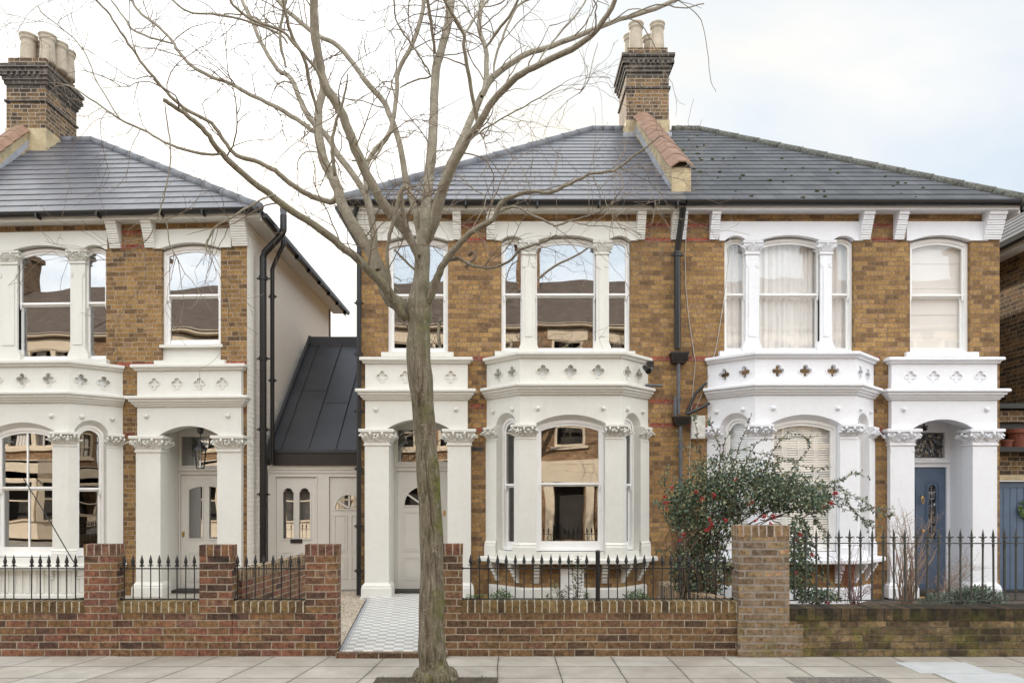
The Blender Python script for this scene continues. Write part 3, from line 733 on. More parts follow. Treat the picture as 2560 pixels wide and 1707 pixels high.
def chimney(H,x0,x1,y0,y1,zb,zt,pots,m='chim',potm='pot',side=+1,flaunch=True,potr=.145,poth=.62):
    b=MB(); b.box(x0,x1,y0,y1,zb,zt-.62)
    C_=build(b,'chimney',M[m],H)
    k=MB(); zz=zt-.62; cx=[(x0,y0),(x0,y1),(x1,y1),(x1,y0)]
    loop=[(x0,y0),(x1,y0),(x1,y1),(x0,y1)]
    def ring(o,za,zb_,mi=0): k.box(x0-o,x1+o,y0-o,y1+o,za,zb_,mi)
    ring(.0,zz,zz+.08); ring(.03,zz-.25,zz-.21); 
    ring(.03,zz+.08,zz+.15); ring(.055,zz+.15,zz+.22); 
    n=int((x1-x0+.1)/.085)
    ring(.075,zz+.29,zz+.36); ring(.105,zz+.36,zz+.43)
    # dentil course
    for i in range(n): 
        xx=x0-.06+i*(x1-x0+.12)/(n-1); k.box(xx-.025,xx+.025,y0-.095,y0+.02,zz+.221,zz+.289)
    ny=int((y1-y0+.1)/.085)
    for i in range(ny):
        yy=y0-.06+i*(y1-y0+.12)/(ny-1); k.box(x0-.095,x0+.02,yy-.025,yy+.025,zz+.221,zz+.289); k.box(x1-.02,x1+.095,yy-.025,yy+.025,zz+.221,zz+.289)
    ring(.055,zz+.2205,zz+.2895)
    build(k,'chimney_cap',M['chimdark'],C_)
    f=MB(); f.box(x0+.02,x1-.02,y0+.02,y1-.02,zz+.43,zz+.60); f.box(x0-.04,x1+.04,y0-.04,y1+.04,zz+.431,zz+.47); build(f,'flaunching',M['chim'],C_)
    for i,(px_,py_) in enumerate(pots):
        q=MB(); r=potr; h=poth
        q.lathe((px_,py_,zz+.58),[(r*.98,0),(r,.05),(r*.93,.25),(r*.86,h-.14),(r*.86,h-.12),(r*1.02,h-.10),(r*1.03,h-.07),(r*.92,h-.05),(r*1.1,h-.03),(r*1.12,h-.005),(r*.95,h),(r*.7,h)],18)
        build(q,'chimney_pot',M[potm],C_,smooth=True)
    return C_

# ------------------------------------------------------------------ doors
def door(H,x0,x1,z0,z1,y,style,mat,handle=True):
    F=FR(y); w=x1-x0; h=z1-z0; b=MB(); holes=[]; panes=[]; cx=(x0+x1)/2; bars=[]
    panels=[]
    if style=='fan':
        zc=z0+h*.715; r=w*.36
        hole=[(cx-r,zc)]+[(cx+r*math.cos(a),zc+r*1.0*math.sin(a)) for a in [math.pi-math.pi*i/14 for i in range(1,14)]]+[(cx+r,zc)]
        holes.append(hole); panes.append(hole)
        for a in (35,90,145): bars.append((cx,zc,a,r))
        for s in (0,1):
            a=x0+w*.12 if s==0 else cx+w*.05; c=cx-w*.05 if s==0 else x1-w*.12
            panels+= [(a,c,z0+h*.33,z0+h*.66),(a,c,z0+h*.09,z0+h*.28)]
    elif style=='slots':
        for s in (0,1):
            a=x0+w*.16 if s==0 else cx+w*.07; c=cx-w*.07 if s==0 else x1-w*.16
            zt=z0+h*.90; q=(c-a)
            if handle=='house': top=[(a,zt-.06),(a+q*.5,zt-.015),(c,zt)] if s==0 else [(a,zt),(c-q*.5,zt-.015),(c,zt-.06)]
            else: top=[(a,zt-.07),(a+.02,zt-.06),(a+.03,zt-.02),(a+.07,zt),(c-.07,zt),(c-.03,zt-.02),(c-.02,zt-.06),(c,zt-.07)]
            hole=[(a,z0+h*.45)]+top+[(c,z0+h*.45)]; holes.append(hole); panes.append(hole)
            panels.append((a,c,z0+h*.08,z0+h*.33))
    elif style=='leaded':
        for s in (0,1):
            c0=cx+(-.19 if s==0 else .19)*w/.83; r=.065
            zt=z0+h*.86
            hole=[(c0-r,z0+h*.42)]+[(c0+r*math.cos(a),zt-r+r*math.sin(a)) for a in [math.pi-math.pi*i/10 for i in range(11)]]+[(c0+r,z0+h*.42)]
            holes.append(hole); panes.append(hole)
            panels.append((c0-.12,c0+.12,z0+h*.08,z0+h*.36))
    b.plate(F,rect(x0,x1,z0,z1),holes,-.045,0)
    for (a,c,e,g) in panels:
        b.plate(F,rect(a,c,e,g),[rect(a+.014,c-.014,e+.014,g-.014)],.001,.010)
        b.plate(F,[(a+.04,e+.04),(c-.04,e+.04),(c-.04,g-.04),(a+.04,g-.04)],[],.001,.007)
    for hl in holes:
        ccx=sum(p[0] for p in hl)/len(hl); ccz=sum(p[1] for p in hl)/len(hl)
        grow=[(p[0]+(.022 if p[0]>ccx else -.022),p[1]+(.022 if p[1]>ccz else -.022)) for p in hl]
        b.plate(F,grow,[hl],.001,.012)
        if style=='leaded':
            g2=[(p[0]+(.05 if p[0]>ccx else -.05),p[1]+(.05 if p[1]>ccz else -.05)) for p in hl]
            g3=[(p[0]+(.035 if p[0]>ccx else -.035),p[1]+(.035 if p[1]>ccz else -.035)) for p in hl]
            b.plate(F,g2,[g3],.001,.014)
    for (bx,bz,a,r) in bars:
        ca,sa=math.cos(R(a)),math.sin(R(a)); t=.013
        b.plate(F,[(bx+sa*t,bz-ca*t+.002),(bx+ca*r+sa*t,bz+sa*r-ca*t),(bx+ca*r-sa*t,bz+sa*r+ca*t),(bx-sa*t,bz+ca*t)],[],-.03,.004)
    D=build(b,'door',M[mat],H)
    p=MB()
    for q in panes: p.plate(F,q,[],-.025,-.020)
    build(p,'door_pane',M['glassD' if style=='leaded' else 'glass'],D)
    return D
def knob(D,x,y,z,r=.025,mat='brass'):
    k=MB(); k.tube([(x,y,z),(x,y-.04,z)],[r*.5,r*.5],10); k.blob((x,y-.055,z),(r,r*.7,r),n=12,rings=8); build(k,'door_knob',M[mat],D,smooth=True)
def escutcheon(D,x,y,z):
    k=MB(); k.box(x-.018,x+.018,y-.012,y,z-.04,z+.05); k.blob((x,y-.016,z+.035),(.016,.01,.016),n=10,rings=6); build(k,'door_lock',M['brass'],D)
def letterbox(D,x,y,z,w=.20):
    k=MB(); k.box(x-w/2,x+w/2,y-.015,y,z-.035,z+.035); k.box(x-w/2+.01,x+w/2-.01,y-.028,y-.015,z-.02,z+.027); build(k,'letterbox',M['zincf'],D)

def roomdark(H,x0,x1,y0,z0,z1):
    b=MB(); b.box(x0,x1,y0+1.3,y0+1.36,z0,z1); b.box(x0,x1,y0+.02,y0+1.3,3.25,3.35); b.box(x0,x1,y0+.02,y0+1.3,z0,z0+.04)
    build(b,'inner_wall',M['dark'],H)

def body(H,x0,x1,y1,dz,lm,rm,zt):
    b=MB()
    if lm: b.box(x0,x0+.22,YW+.25,y1,0,zt); build(b,'side_wall',M[lm],H); b=MB()
    if rm: b.box(x1-.22,x1,YW+.25,y1,0,zt); build(b,'side_wall',M[rm],H); b=MB()
    b.box(x0,x1,y1,y1+.2,0,zt); build(b,'back_wall',M['nbrick'],H)

# ================================================================= HOUSES
def semi(H,c,m,bk,dz=0.0):
    """front of one house. c: measured x positions"""
    z=lambda k: Z[k]+dz
    x0,x1=c['wall']; F=FR(YW)
    sw=c['single']; tr=c['triple']; sz0=c.get('sz0',z('up0')); 
    holes=[rect(sw[0],sw[1],z('sill')+(0 if sz0==z('up0') else .02),z('labB')+.09),rect(tr[0],tr[5],z('up0'),z('labB')+.09),
           rect(c['bay'][0]+.1,c['bay'][3]-.1,z('solT'),z('corB')-.05),
           rect(c['col0'][1]-.02,c['col1'][0]+.02,0.06,z('capT')+.19)]
    b=MB(); b.plate(F,rect(x0,x1,0,z('sof')+.05),holes,-.25,0)
    wl=build(b,'wall',M[bk],H)
    # red bands
    class _B:
        def plate(q,*a): b_=MB(); b_.plate(*a); build(b_,'red_brick_band',M['redband'],H)
    b=_B()
    row=lambda zz: math.floor((zz+.02)/.075)*.075-.02
    bs=c['brackets']
    for a,e in c['bandgaps']:
        for zz in (6.00+dz-.06,5.76+dz-.05): b.plate(F,rect(a,e,row(zz)+.004,row(zz)+.071),[],.001,.004)
    for a,e in c.get('lowbands',()): b.plate(F,rect(a,e,row(3.86+dz),row(3.86+dz)+.07),[],.001,.004)
    for a,e,zz in c.get('midbands',()): b.plate(F,rect(a,e,row(zz),row(zz)+.07),[],.001,.004)
    # heads over the upper windows
    for l in c['labels']: label_band(H,m,l[0],l[1],l[2],dz)
    # upper single window
    rl=z('rail'); fw=c.get('fw',.04)
    sash(H,F,sw[0]+.003,sw[1]-.003,sz0+.01,z('labB')+.062,.085,c.get('srail',rl),d=-.07,gm=c['glass'],bot=.05)
    s=MB(); s.box(sw[0]-.09,sw[1]+.09,YW-.075,YW+.16,z('sill') if sz0==z('up0') else z('sill')-.02,z('up0')-.005 if sz0==z('up0') else z('sill')+.05)
    if sz0!=z('up0'):
        s.box(sw[0],sw[1],YW+.05,YW+.2,z('sill')+.05,sz0-.05); s.box(sw[0]-.03,sw[1]+.03,YW-.02,YW+.2,sz0-.05,sz0-.005)
    build(s,'window_sill',m,H)
    # triple window
    for a,e in ((tr[0],tr[1]),(tr[2],tr[3]),(tr[4],tr[5])):
        big=e-a>.7
        sash(H,F,a-(.04 if a!=tr[0] else -.003),e+(.04 if e!=tr[5] else -.003),z('up0')+.01,z('labB')+(.062 if big else .055),.085 if big else .075,rl+.01,d=-.07,gm=c['glass'],bot=.05,fr=.04 if big else .03)
    s=MB(); s.box(tr[0]-.10,tr[5]+.06,YW-.10,YW+.16,z('capt')-.04,z('up0')+.004); build(s,'window_sill',m,H)
    pilaster(H,m,tr[1],tr[2],z('up0'),dz); pilaster(H,m,tr[3],tr[4],z('up0'),dz)
    # eaves brackets
    for a,e in bs:
        k=MB(); corbel(k,a,e,YW+.005,z('brB'),z('sof')+.01,.205); build(k,'eaves_bracket',m,H)
    # bay and porch
    B_,path,_=bay(H,'bay',m,None,c['bay'],.56,dz,M[bk],gm=c['gbay'],mull=c.get('mull',False),back=c['gbay']=='glass')
    bayfoot(H,path,m,M[bk],dz)
    PO=porch(H,m,c['porch'],dz,c['col0'],c['col1'],qx=c['qx'],bossx=c['boss'],back=c.get('back',12.25))
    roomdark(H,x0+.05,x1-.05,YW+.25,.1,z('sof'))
    return B_,PO

X=lambda p,Y=YW: PX(p,Y)
party=2.80
# ---- middle house
HM=thing('brick_house','brown brick house with off-white trim behind the street tree, grey slate roof and black gutter','house',(0,YW,0),'Victorian brick houses in a row')
yp=11.6
cm=dict(wall=(X(902),party),single=(X(969),X(1120)),triple=(X(1253),X(1306),X(1338),X(1491),X(1521),X(1576)),
  brackets=[(X(896,11.6),X(926,11.6)),(X(1132,11.6),X(1152,11.6)),(X(1216,11.6),X(1237,11.6)),(X(1593,11.6),X(1614,11.6)),(X(1680,11.6),X(1699,11.6))],
  bandgaps=[(X(1153),X(1217)),(X(1612),X(1681))],
  lowbands=[(X(902),X(940)),(X(1140),X(1240)),(X(1600),X(1690))],
  midbands=[(X(1176),X(1210),3.10),(X(1176),X(1208),2.74),(X(1624),X(1690),3.14),(X(1624),X(1690),2.77)],
  labels=[(X(926),X(1135),[(X(969),X(1120))]),(X(1237),X(1594),[(X(1253),X(1308)),(X(1340),X(1491)),(X(1520),X(1576))])],
  bay=(-.285,.229,1.753,2.264),porch=(X(913,yp),X(1169,yp)),col0=(X(912,yp),X(972,yp)),col1=(X(1119,yp),X(1177,yp)),
  qx=[X(955,yp),X(1013,yp),X(1070,yp),X(1127,yp)],boss=(X(940,yp),X(1140,yp)),glass='glass',gbay='glass')
BM,PM=semi(HM,cm,M['stM'],'brick')
xi0,xi1=cm['col0'][1],cm['col1'][0]
def entrance(H,xi0,xi1,y,ztop,dtop,style,mat,fmat,glm='glass',leafL=None,leafR=None,hs=None):
    F=FR(y); f=MB(); a=leafL if leafL is not None else xi0+.03; b=leafR if leafR is not None else xi1-.03
    zt0=dtop; zt1=dtop+.15
    f.plate(F,rect(xi0-.005,xi1+.005,.09,3.1),[rect(a,b,.10,zt0),rect(a+.015,b-.02,zt1,ztop)],-.07,-.004)
    f.box(xi0,xi1,y-.03,y-.0042,zt0+.07,zt0+.10)
    f.plate(F,rect(a-.02,b+.02,.10,zt0+.02),[rect(a,b,.095,zt0)],-.003,.008)
    fr=build(f,'door_frame',M[fmat],H)
    p=MB(); p.plate(F,rect(a+.015,b-.02,zt1,ztop),[],-.045,-.04); build(p,'fanlight_pane',M[glm],fr)
    D=door(H,a+.004,b-.004,.105,zt0-.004,y+.02,style,mat,handle=hs)
    t=MB(); t.box(xi0,xi1,y-.10,y+.02,.06,.100); build(t,'door_step',M['greydoor'],H)
    return D,a,b
D,a,b=entrance(HM,xi0,xi1,12.25,2.77,2.09,'fan','greydoor','greydoor')
escutcheon(D,PX(1111,12.27),12.27,PZ(1283,12.27))
# bay panel door below the sill and air brick
k=MB(); k.box(PX(1401,11.2),PX(1459,11.2),11.13,11.2,.10,.60); k.box(PX(1405,11.2),PX(1455,11.2),11.122,11.13,.14,.54); build(k,'meter_cupboard',M['wood'],HM)
k=MB()
k.box(X(1178),X(1209),YW-.004,YW,PZ(1127,YW),PZ(1117,YW))
for i in range(9): k.box(X(1180+i*3.1),X(1181.6+i*3.1),YW-.010,YW-.0045,PZ(1126,YW),PZ(1118,YW))
build(k,'air_brick',M['airbrick'],HM)

# ---- right house
HR=thing('brick_house','brown brick house with bright white trim, blue front door and mossy old slate roof','house',(5.5,YW,0),'Victorian brick houses in a row')
cr=dict(wall=(party,X(2499)),single=(X(2275),X(2426)),triple=(X(1811),X(1866),X(1899),X(2053),X(2082),X(2135)),
  brackets=[(X(1703,11.6),X(1717,11.6)),(X(1777,11.6),X(1799,11.6)),(X(2154,11.6),X(2181,11.6)),(X(2241,11.6),X(2266,11.6)),(X(2465,11.6),X(2509,11.6))],
  bandgaps=[(X(1714),X(1777)),(X(2180),X(2240))],
  lowbands=[(X(1716),X(1800)),(X(2170),X(2200)),(X(2470),X(2499))],
  midbands=[(X(1716),X(1765),3.1),(X(2190),X(2215),2.72),(X(1716),X(1765),2.76)],
  labels=[(X(1797),X(2156),[(X(1811),X(1865)),(X(1897),X(2052)),(X(2080),X(2136))]),(X(2265),X(2468),[(X(2276),X(2426))])],
  bay=(3.207,3.771,5.283,5.832),porch=(X(2229,yp),X(2493,yp)),col0=(X(2226,yp),X(2286,yp)),col1=(X(2432,yp),X(2492,yp)),
  qx=[X(2277,yp),X(2335,yp),X(2392,yp),X(2451,yp)],boss=(X(2259,yp),X(2466,yp)),glass='glassR',gbay='glassR')
BR,PR=semi(HR,cr,M['stR'],'brick')
D,a,b=entrance(HR,cr['col0'][1],cr['col1'][0],12.2,2.72,2.15,'leaded','bluedoor','stR',glm='glassD',leafR=PX(2366,12.2))
M['stR']  # same paint on the frame
knob(D,PX(2303,12.2),12.2,PZ(1327,12.2),.035)
k=MB(); kx=PX(2302,12.2); kz=PZ(1247,12.2)
k.tube([(kx,12.22,kz+.05),(kx,12.15,kz+.05),(kx-.018,12.14,kz),(kx-.018,12.14,kz-.05),(kx,12.14,kz-.08),(kx+.018,12.14,kz-.05),(kx+.018,12.14,kz),(kx,12.15,kz+.05)],.009,8); build(k,'door_knocker',M['brass'],D)
lt=MB()
for s in (-1,1):
    c0=(a+b)/2+s*.19*(b-a)/.83
    for zz in [1.05+i*.115 for i in range(8)]: lt.box(c0-.065,c0+.065,12.236,12.24,zz,zz+.006)
    lt.box(c0-.003,c0+.003,12.235,12.2405,.98,1.9)
    lt.tube([(c0+.045*math.cos(t_*.5236),12.235,1.68+.065*math.sin(t_*.5236)) for t_ in range(13)],.005,5)
build(lt,'lead_came',M['lead'],D)

# ---- left house (front not quite parallel with the others)
KL=.052; XP=-4.08
def XL(px,d=0.0):
    a=(px-CX)/FPX; return a*(YW-d+KL*XP)/(1+KL*a)
SH=(KL,XP); dzL=-.10
HL=thing('brick_house','brown brick house at the left edge with porch lantern and white painted side wall','house',(-6.5,YW,0),'Victorian brick houses in a row')
cl=dict(wall=(-9.16,XP),single=(XL(404),XL(552)),sz0=4.08,srail=4.87,
  triple=(XL(-5-48-3),XL(-5),XL(40),XL(173),XL(210),XL(265)),
  brackets=[(XL(269,.1),XL(296,.1)),(XL(357,.1),XL(383,.1)),(XL(577,.1),XL(616,.1)),(XL(-88,.1),XL(-62,.1)),(XL(-150,.1),XL(-125,.1))],
  bandgaps=[(XL(297),XL(360))],lowbands=[(XL(290),XL(385)),(XL(566),XL(616))],midbands=[(XL(600),XL(616),3.05),(XL(308),XL(336),2.67)],
  labels=[(XL(-60),XL(270),[(XL(-56),XL(-5)),(XL(29),XL(179)),(XL(209),XL(264))]),(XL(384),XL(579),[(XL(404),XL(550))])],
  bay=(XL(-93),XL(-60,.56),XL(172,.56),XL(307)),porch=(XL(343,.1),XL(603,.1)),col0=(XL(340,.1),XL(401,.1)),col1=(XL(543,.1),XL(600,.1)),
  qx=[XL(385,.1),XL(442,.1),XL(498,.1),XL(555,.1)],boss=(XL(367,.1),XL(570,.1)),glass='glass',gbay='glass',mull=True)
BL,PL=semi(HL,cl,M['stL'],'brick_left',dzL)
D,a,b=entrance(HL,cl['col0'][1],cl['col1'][0],12.25,2.66,2.03,'slots','greydoor','greydoor',hs='house')
escutcheon(D,a+.045,12.27,PZ(1333,12.6))
# ribbed white boarding below the bay of the left house
k=MB(); p_=[(cl['bay'][0],YW),(cl['bay'][1],YW-.56),(cl['bay'][2],YW-.56),(cl['bay'][3],YW)]
k.sweep([(p[0],p[1]) for p in p_],[(-.1,.12),(.06,.12),(.06,.17),(.03,.19),(.03,.60),(.06,.61),(.06,.64),(-.1,.64)])
for q,w_ in zip(p_[:-1],p_[1:]):
    L=math.hypot(w_[0]-q[0],w_[1]-q[1]); F_=(q[0],q[1],(w_[0]-q[0])/L,(w_[1]-q[1])/L); n=int(L/.11)
    for i in range(n): k.plate(F_,rect((i+.25)*L/n,(i+.75)*L/n,.195,.595),[],.0305,.045)
build(k,'white_boarding',M['stL'],HL)
SH=None

# ---- bodies
body(HM,cm['wall'][0],party,19.4,0,'brick',None,6.2)
body(HR,party+.01,cr['wall'][1],19.4,0,None,'brick',6.2)
b=MB(); b.box(XP-.22,XP,YW+.252,17.15,0,6.02); 
build(b,'side_wall',M['painted'],HL)
b=MB(); b.box(XP-.215,XP+.003,YW+.013,YW+.252,0,6.02); build(b,'side_wall',M['painted'],HL)
b=MB(); b.box(-12.5,XP,17.15,17.35,0,6.05); b.box(-12.5,-12.3,12,17.2,0,6.05); build(b,'back_wall',M['nbrick'],HL)
b=MB(); b.box(-12.5,-9.17,12.0,12.3,0,6.05); build(b,'wall',M['brick_left'],HL)

# ---- roofs
EY=YW-.32; RZ=9.33; RY=15.5
eM=(-2.53,EY,6.22); eP=(party,EY,6.22); rM=(X(1480,RY),RY,RZ); rP=(party,RY,RZ)
roof_face(HM,eM,eP,rM,rP,19,M['slate'])
roof_face(HM,(-2.53,19.7,6.22),eM,rM,rM,19,M['slate'])
roof_face(HM,(party,19.7,6.22),(-2.53,19.7,6.22),rP,rM,19,M['slate'])
hiptiles(HM,eM,rM,M['ridge'],n=13); hiptiles(HM,rM,(X(1560,RY),RY,RZ),M['ridge'],n=3,name='ridge_tiles')
eR=(8.02,EY,6.22); rR=(X(1745,RY),RY,RZ)
roof_face(HR,(party,EY,6.22),eR,(party,RY,RZ),rR,19,M['slateold'])
roof_face(HR,eR,(8.02,19.7,6.22),rR,rR,19,M['slateold'])
roof_face(HR,(8.02,19.7,6.22),(party,19.7,6.22),rR,(party,RY,RZ),19,M['slateold'])
hiptiles(HR,eR,rR,M['ridgeold'],r=.10,n=13); hiptiles(HR,rR,(X(1680,RY),RY,RZ),M['ridgeold'],r=.1,n=3,name='ridge_tiles')
eL=(-3.777,EY-.016,6.10); rL=(-8.09,14.5,8.63); rl2=(-9.16,14.5,8.63)
roof_face(HL,(-9.16,EY+.264,6.10),eL,rl2,rL,15,M['slate'])
roof_face(HL,eL,(-3.777,17.7,6.10),rL,rL,15,M['slate'])
roof_face(HL,(-3.777,17.7,6.10),(-12.6,17.7,6.10),rL,(-12.6,14.5,8.63),15,M['slate'])
roof_face(HL,(-12.6,EY+.42,6.1),(-9.16,EY+.264,6.10),(-12.6,14.5,8.63),rl2,15,M['slate'])
hiptiles(HL,eL,rL,M['ridge'],r=.09,n=11); hiptiles(HL,rL,rl2,M['ridge'],r=.09,n=3,name='ridge_tiles')
# moss tufts on the right roof
k=MB(); rnd=random.Random(5)
for i in range(58):
    t=rnd.random()**1.3*.93; xx=party+.35+(rnd.random()**1.5)*(4.2*(1-t*.6)); 
    yy=EY+(RY-EY)*t; zz=6.22+(RZ-6.22)*t+.025
    xmax=8.02+(rR[0]-8.02)*t
    if xx>xmax-.2: continue
    s=rnd.uniform(.006,.022)
    for j in range(3): k.blob((xx+rnd.uniform(-1,1)*s,yy+rnd.uniform(-1,1)*s,zz),(s*1.4,s,s*.7),n=6,rings=4)
build(k,'roof_moss',M['moss'],HR,kind='stuff')

# fascia, soffit, gutter
def eaves(H,x0,x1,ys,xl,xr,zs,m,gx,skew=False):
    global SH
    if skew: SH=(KL,XP)
    b=MB(); b.box(x0,x1,YW-.20,YW-.001,zs,zs+.03); build(b,'soffit',m,H)
    b=MB(); b.box(x0,x1,YW-.235,YW-.201,zs-.012,zs+.10); build(b,'fascia',m,H)
    gutter(H,[(x0-(.0 if not xl else .02),YW-.236,zs+.085),(x1+(0 if not xr else .02),YW-.236,zs+.085)],M['black'],.055,brackets=[(x,YW-.236) for x in gx])
    SH=None
eaves(HM,-2.50,party-.02,0,1,0,6.12,M['stM'],[ -1.9,-.6,.5,1.45,2.3,2.65])
eaves(HR,party+.0,7.98,0,0,1,6.12,M['stR'],[])
b=MB(); b.box(7.83,7.98,YW,19.5,6.118,6.148); b.box(7.981,8.01,YW-.2,19.5,6.06,6.19); build(b,'soffit',M['stR'],HR)
k=MB(); k.sweep([(8.012,YW-.23),(8.012,19.6)],[(0,6.15),(.02,6.10),(.06,6.09),(.1,6.11),(.11,6.17),(0,6.18)]); build(k,'gutter',M['black'],HR)
b=MB(); b.box(-2.50,-2.28,YW,19.5,6.118,6.148); b.box(-2.53,-2.501,YW-.2,19.5,6.06,6.19); build(b,'soffit',M['stM'],HM)
k=MB(); k.sweep([(-2.532,19.6),(-2.532,YW-.23)],[(0,6.15),(.02,6.10),(.06,6.09),(.1,6.11),(.11,6.17),(0,6.18)]); build(k,'gutter',M['black'],HM)
eaves(HL,-9.16,-3.80,0,0,1,6.005,M['stL'],[XL(125),XL(272),XL(425),XL(528),XL(632)],skew=True)
b=MB(); b.box(XP,-3.80,YW-.22,17.6,6.002,6.032); b.box(-3.80,-3.775,YW-.21,17.6,5.95,6.07); build(b,'soffit',M['stL'],HL)
k=MB(); k.sweep([(-3.774,YW-.24),(-3.774,17.62)],[(0,6.04),(.01,5.99),(.045,5.975),(.08,5.99),(.09,6.05),(0,6.06)])
for i in range(7): k.box(-3.775,-3.70,12.5+i*.8,12.53+i*.8,5.93,5.985)
build(k,'gutter',M['black'],HL)

# ---- party parapets with tile coping, chimneys
def parapet(H,xc,ya,za,yb,zb,w,tile,name='party_parapet'):
    """sloping parapet wall from front (ya,za) to back (yb,zb), tiled on top"""
    b=MB(); F=(xc-w/2,0,0,1.0)
    b.plate((xc-w/2,0,0,1.0),[(ya,za-.42),(yb,zb-.35),(yb,zb),(ya,za)],[],0,w)
    o=build(b,name,M['render'],H)
    n=9; t=MB(); rr=random.Random(3)
    for i in range(n):
        f0,f1=i/n,(i+1.08)/n
        y0,z0=ya-.06+(yb-ya)*f0,za+(zb-za)*f0; y1,z1=ya-.06+(yb-ya)*f1,za+(zb-za)*f1
        lift=.018+rr.uniform(-.004,.006); hw=w/2+.05+rr.uniform(-.006,.006)
        v=[]
        for (yy,zz,l) in ((y0,z0,lift),(y1,z1,0)):
            v+=[(xc-hw,yy,zz+l-.015),(xc-.06,yy,zz+l+.085),(xc+.06,yy,zz+l+.085),(xc+hw,yy,zz+l-.015),(xc+hw-.01,yy,zz+l-.035),(xc+.05,yy,zz+l+.06),(xc-.05,yy,zz+l+.06),(xc-hw+.01,yy,zz+l-.035)]
        f=[(i_,(i_+1)%8,8+(i_+1)%8,8+i_) for i_ in range(8)]+[(0,1,6,7),(1,2,5,6),(2,3,4,5),(8,9,14,15),(9,10,13,14),(10,11,12,13)]
        t.add(v,f)
    build(t,'coping_tiles',M['terra'],o)
    ld=MB()
    for s in (-1,1):
        x_=xc+s*(w/2+.006)
        ld.plate((x_,0,0,1.0),[(ya+.1,za-.36),(yb,zb-.28),(yb,zb-.14),(ya+.1,za-.20)],[],-.004,.004)
    build(ld,'lead_flashing',M['lead'],o)
    return o
parapet(HM,party,11.72,6.86,15.0,9.33,.30,None)
parapet(HL,-9.16,12.0,6.62,14.0,8.56,.30,None)
yc=15.0
chimney(HM,X(1566,yc),X(1672,yc),yc,yc+.95,8.4,PZ(118,yc)-.0+.02,[(X(1592,yc)+.02,yc+.22),(X(1645,yc)+.03,yc+.22),(X(1592,yc)-.02,yc+.62),(X(1640,yc)+.0,yc+.66)])
b=MB(); b.box(X(1560,yc)-.02,X(1672,yc)+.05,yc-.05,yc+1.0,8.75,9.02); build(b,'lead_flashing',M['lead'],HM)
b=MB(); b.box(X(1566,yc)-.014,X(1672,yc)+.014,yc-.014,yc+.964,8.9,9.28); build(b,'chimney_base_render',M['render'],HM)
y2=14.0
chimney(HL,X(16,y2),X(115,y2),y2,y2+1.0,8.0,PZ(163,y2)+.17,[(X(55,y2)-.02,y2+.22),(X(97,y2)+.03,y2+.22),(X(60,y2)+.03,y2+.5),(X(97,y2)+.1,y2+.48),(X(97,y2)+.1,y2+.74),(X(60,y2)+.03,y2+.78)],poth=.56)
b=MB(); b.box(X(16,y2)-.014,X(115,y2)+.014,y2-.014,y2+1.014,8.2,8.62); build(b,'chimney_base_render',M['render'],HL)

# ---- drain pipes
def pipe(H,pts,r,m,clips=(),name='drainpipe'):
    k=MB(); k.tube(pts,r,14)
    for z_ in clips:
        x_,y_=pts[-1][0],pts[-1][1]
        k.tube([(x_,y_,z_-.03),(x_,y_,z_+.03)],r*1.28,14); k.box(x_-r*1.9,x_+r*1.9,y_,y_+.03,z_-.012,z_+.012)
    return build(k,name,M[m],H,smooth=False)
pipe(HM,[(X(893,11.45),11.45,6.15),(X(880,11.45),11.5,5.95),(X(897,11.58),11.6,5.6),(X(897,11.6),11.6,.12)],.038,'black',[5.4,4.7,3.9,3.0,2.1,1.2,.5])
yq=12.0; xq=XP+.16
pipe(HL,[(xq+.33,yq,6.22),(xq+.33,yq,5.98),(xq+.30,yq,5.90),(xq+.03,yq,5.62),(xq,yq,5.54),(xq,yq,.45)],.055,'black',[5.2,3.9,2.75,1.7])
k=MB(); k.tube([(xq+.33,yq,6.22),(xq+.33,yq,6.34)],[.05,.056],14); build(k,'vent_pipe',M['greypipe'],HL)
yq=12.35
pipe(HL,[(-3.70,yq,5.98),(-3.70,yq,5.86),(XP+.24,yq,5.55),(XP+.20,yq,5.45),(XP+.20,yq,2.2)],.035,'black',[5.0,3.6])
yq=11.6
pipe(HM,[(X(1706,11.45),11.40,6.12),(X(1703,11.5),11.5,5.9),(X(1693,yq),yq,5.5),(X(1694,yq),yq,3.98)],.050,'black',[5.45],name='drainpipe')
def hopper(x0,x1,z0,z1):
    k=MB(); xm=(x0+x1)/2
    k.sweep([(x0,YW),(x0,YW-.15),(x1,YW-.15),(x1,YW)],[(-.02,z0),(-.012,z0),(0,z1-.03),(.012,z1-.03),(.012,z1),(-.02,z1)]); k.box(x0+.02,x1-.02,YW-.13,YW,z0-.02,z0+.01)
    for i in range(9): k.box(x0+.01+(x1-x0-.02)*i/8-.005,x0+.01+(x1-x0-.02)*i/8+.005,YW-.158,YW-.151,z0+.01,z1-.035)
    build(k,'hopper',M['black'],HM)
hopper(X(1674),X(1715),3.78,3.92)
pipe(HM,[(X(1693),11.62,3.80),(X(1693),11.62,2.95)],.028,'greypipe',[3.2])
pipe(HM,[(X(1684),11.6,3.22),(X(1684),11.6,2.9)],.026,'greypipe',[])
hopper(X(1681),X(1718),2.80,2.92)
pipe(HM,[(X(1698),11.62,2.82),(X(1698),11.62,.15)],.030,'greypipe',[2.45,1.2])
k=MB(); k.tube([(X(1762),11.62,3.45),(X(1735),11.6,3.28),(X(1722),11.6,3.1),(X(1712),11.6,2.95)],.022,8); k.tube([(X(1770),11.62,3.13),(X(1740),11.6,3.03),(X(1714),11.6,2.96)],.026,8); build(k,'waste_pipe',M['black'],HR)
k=MB(); 
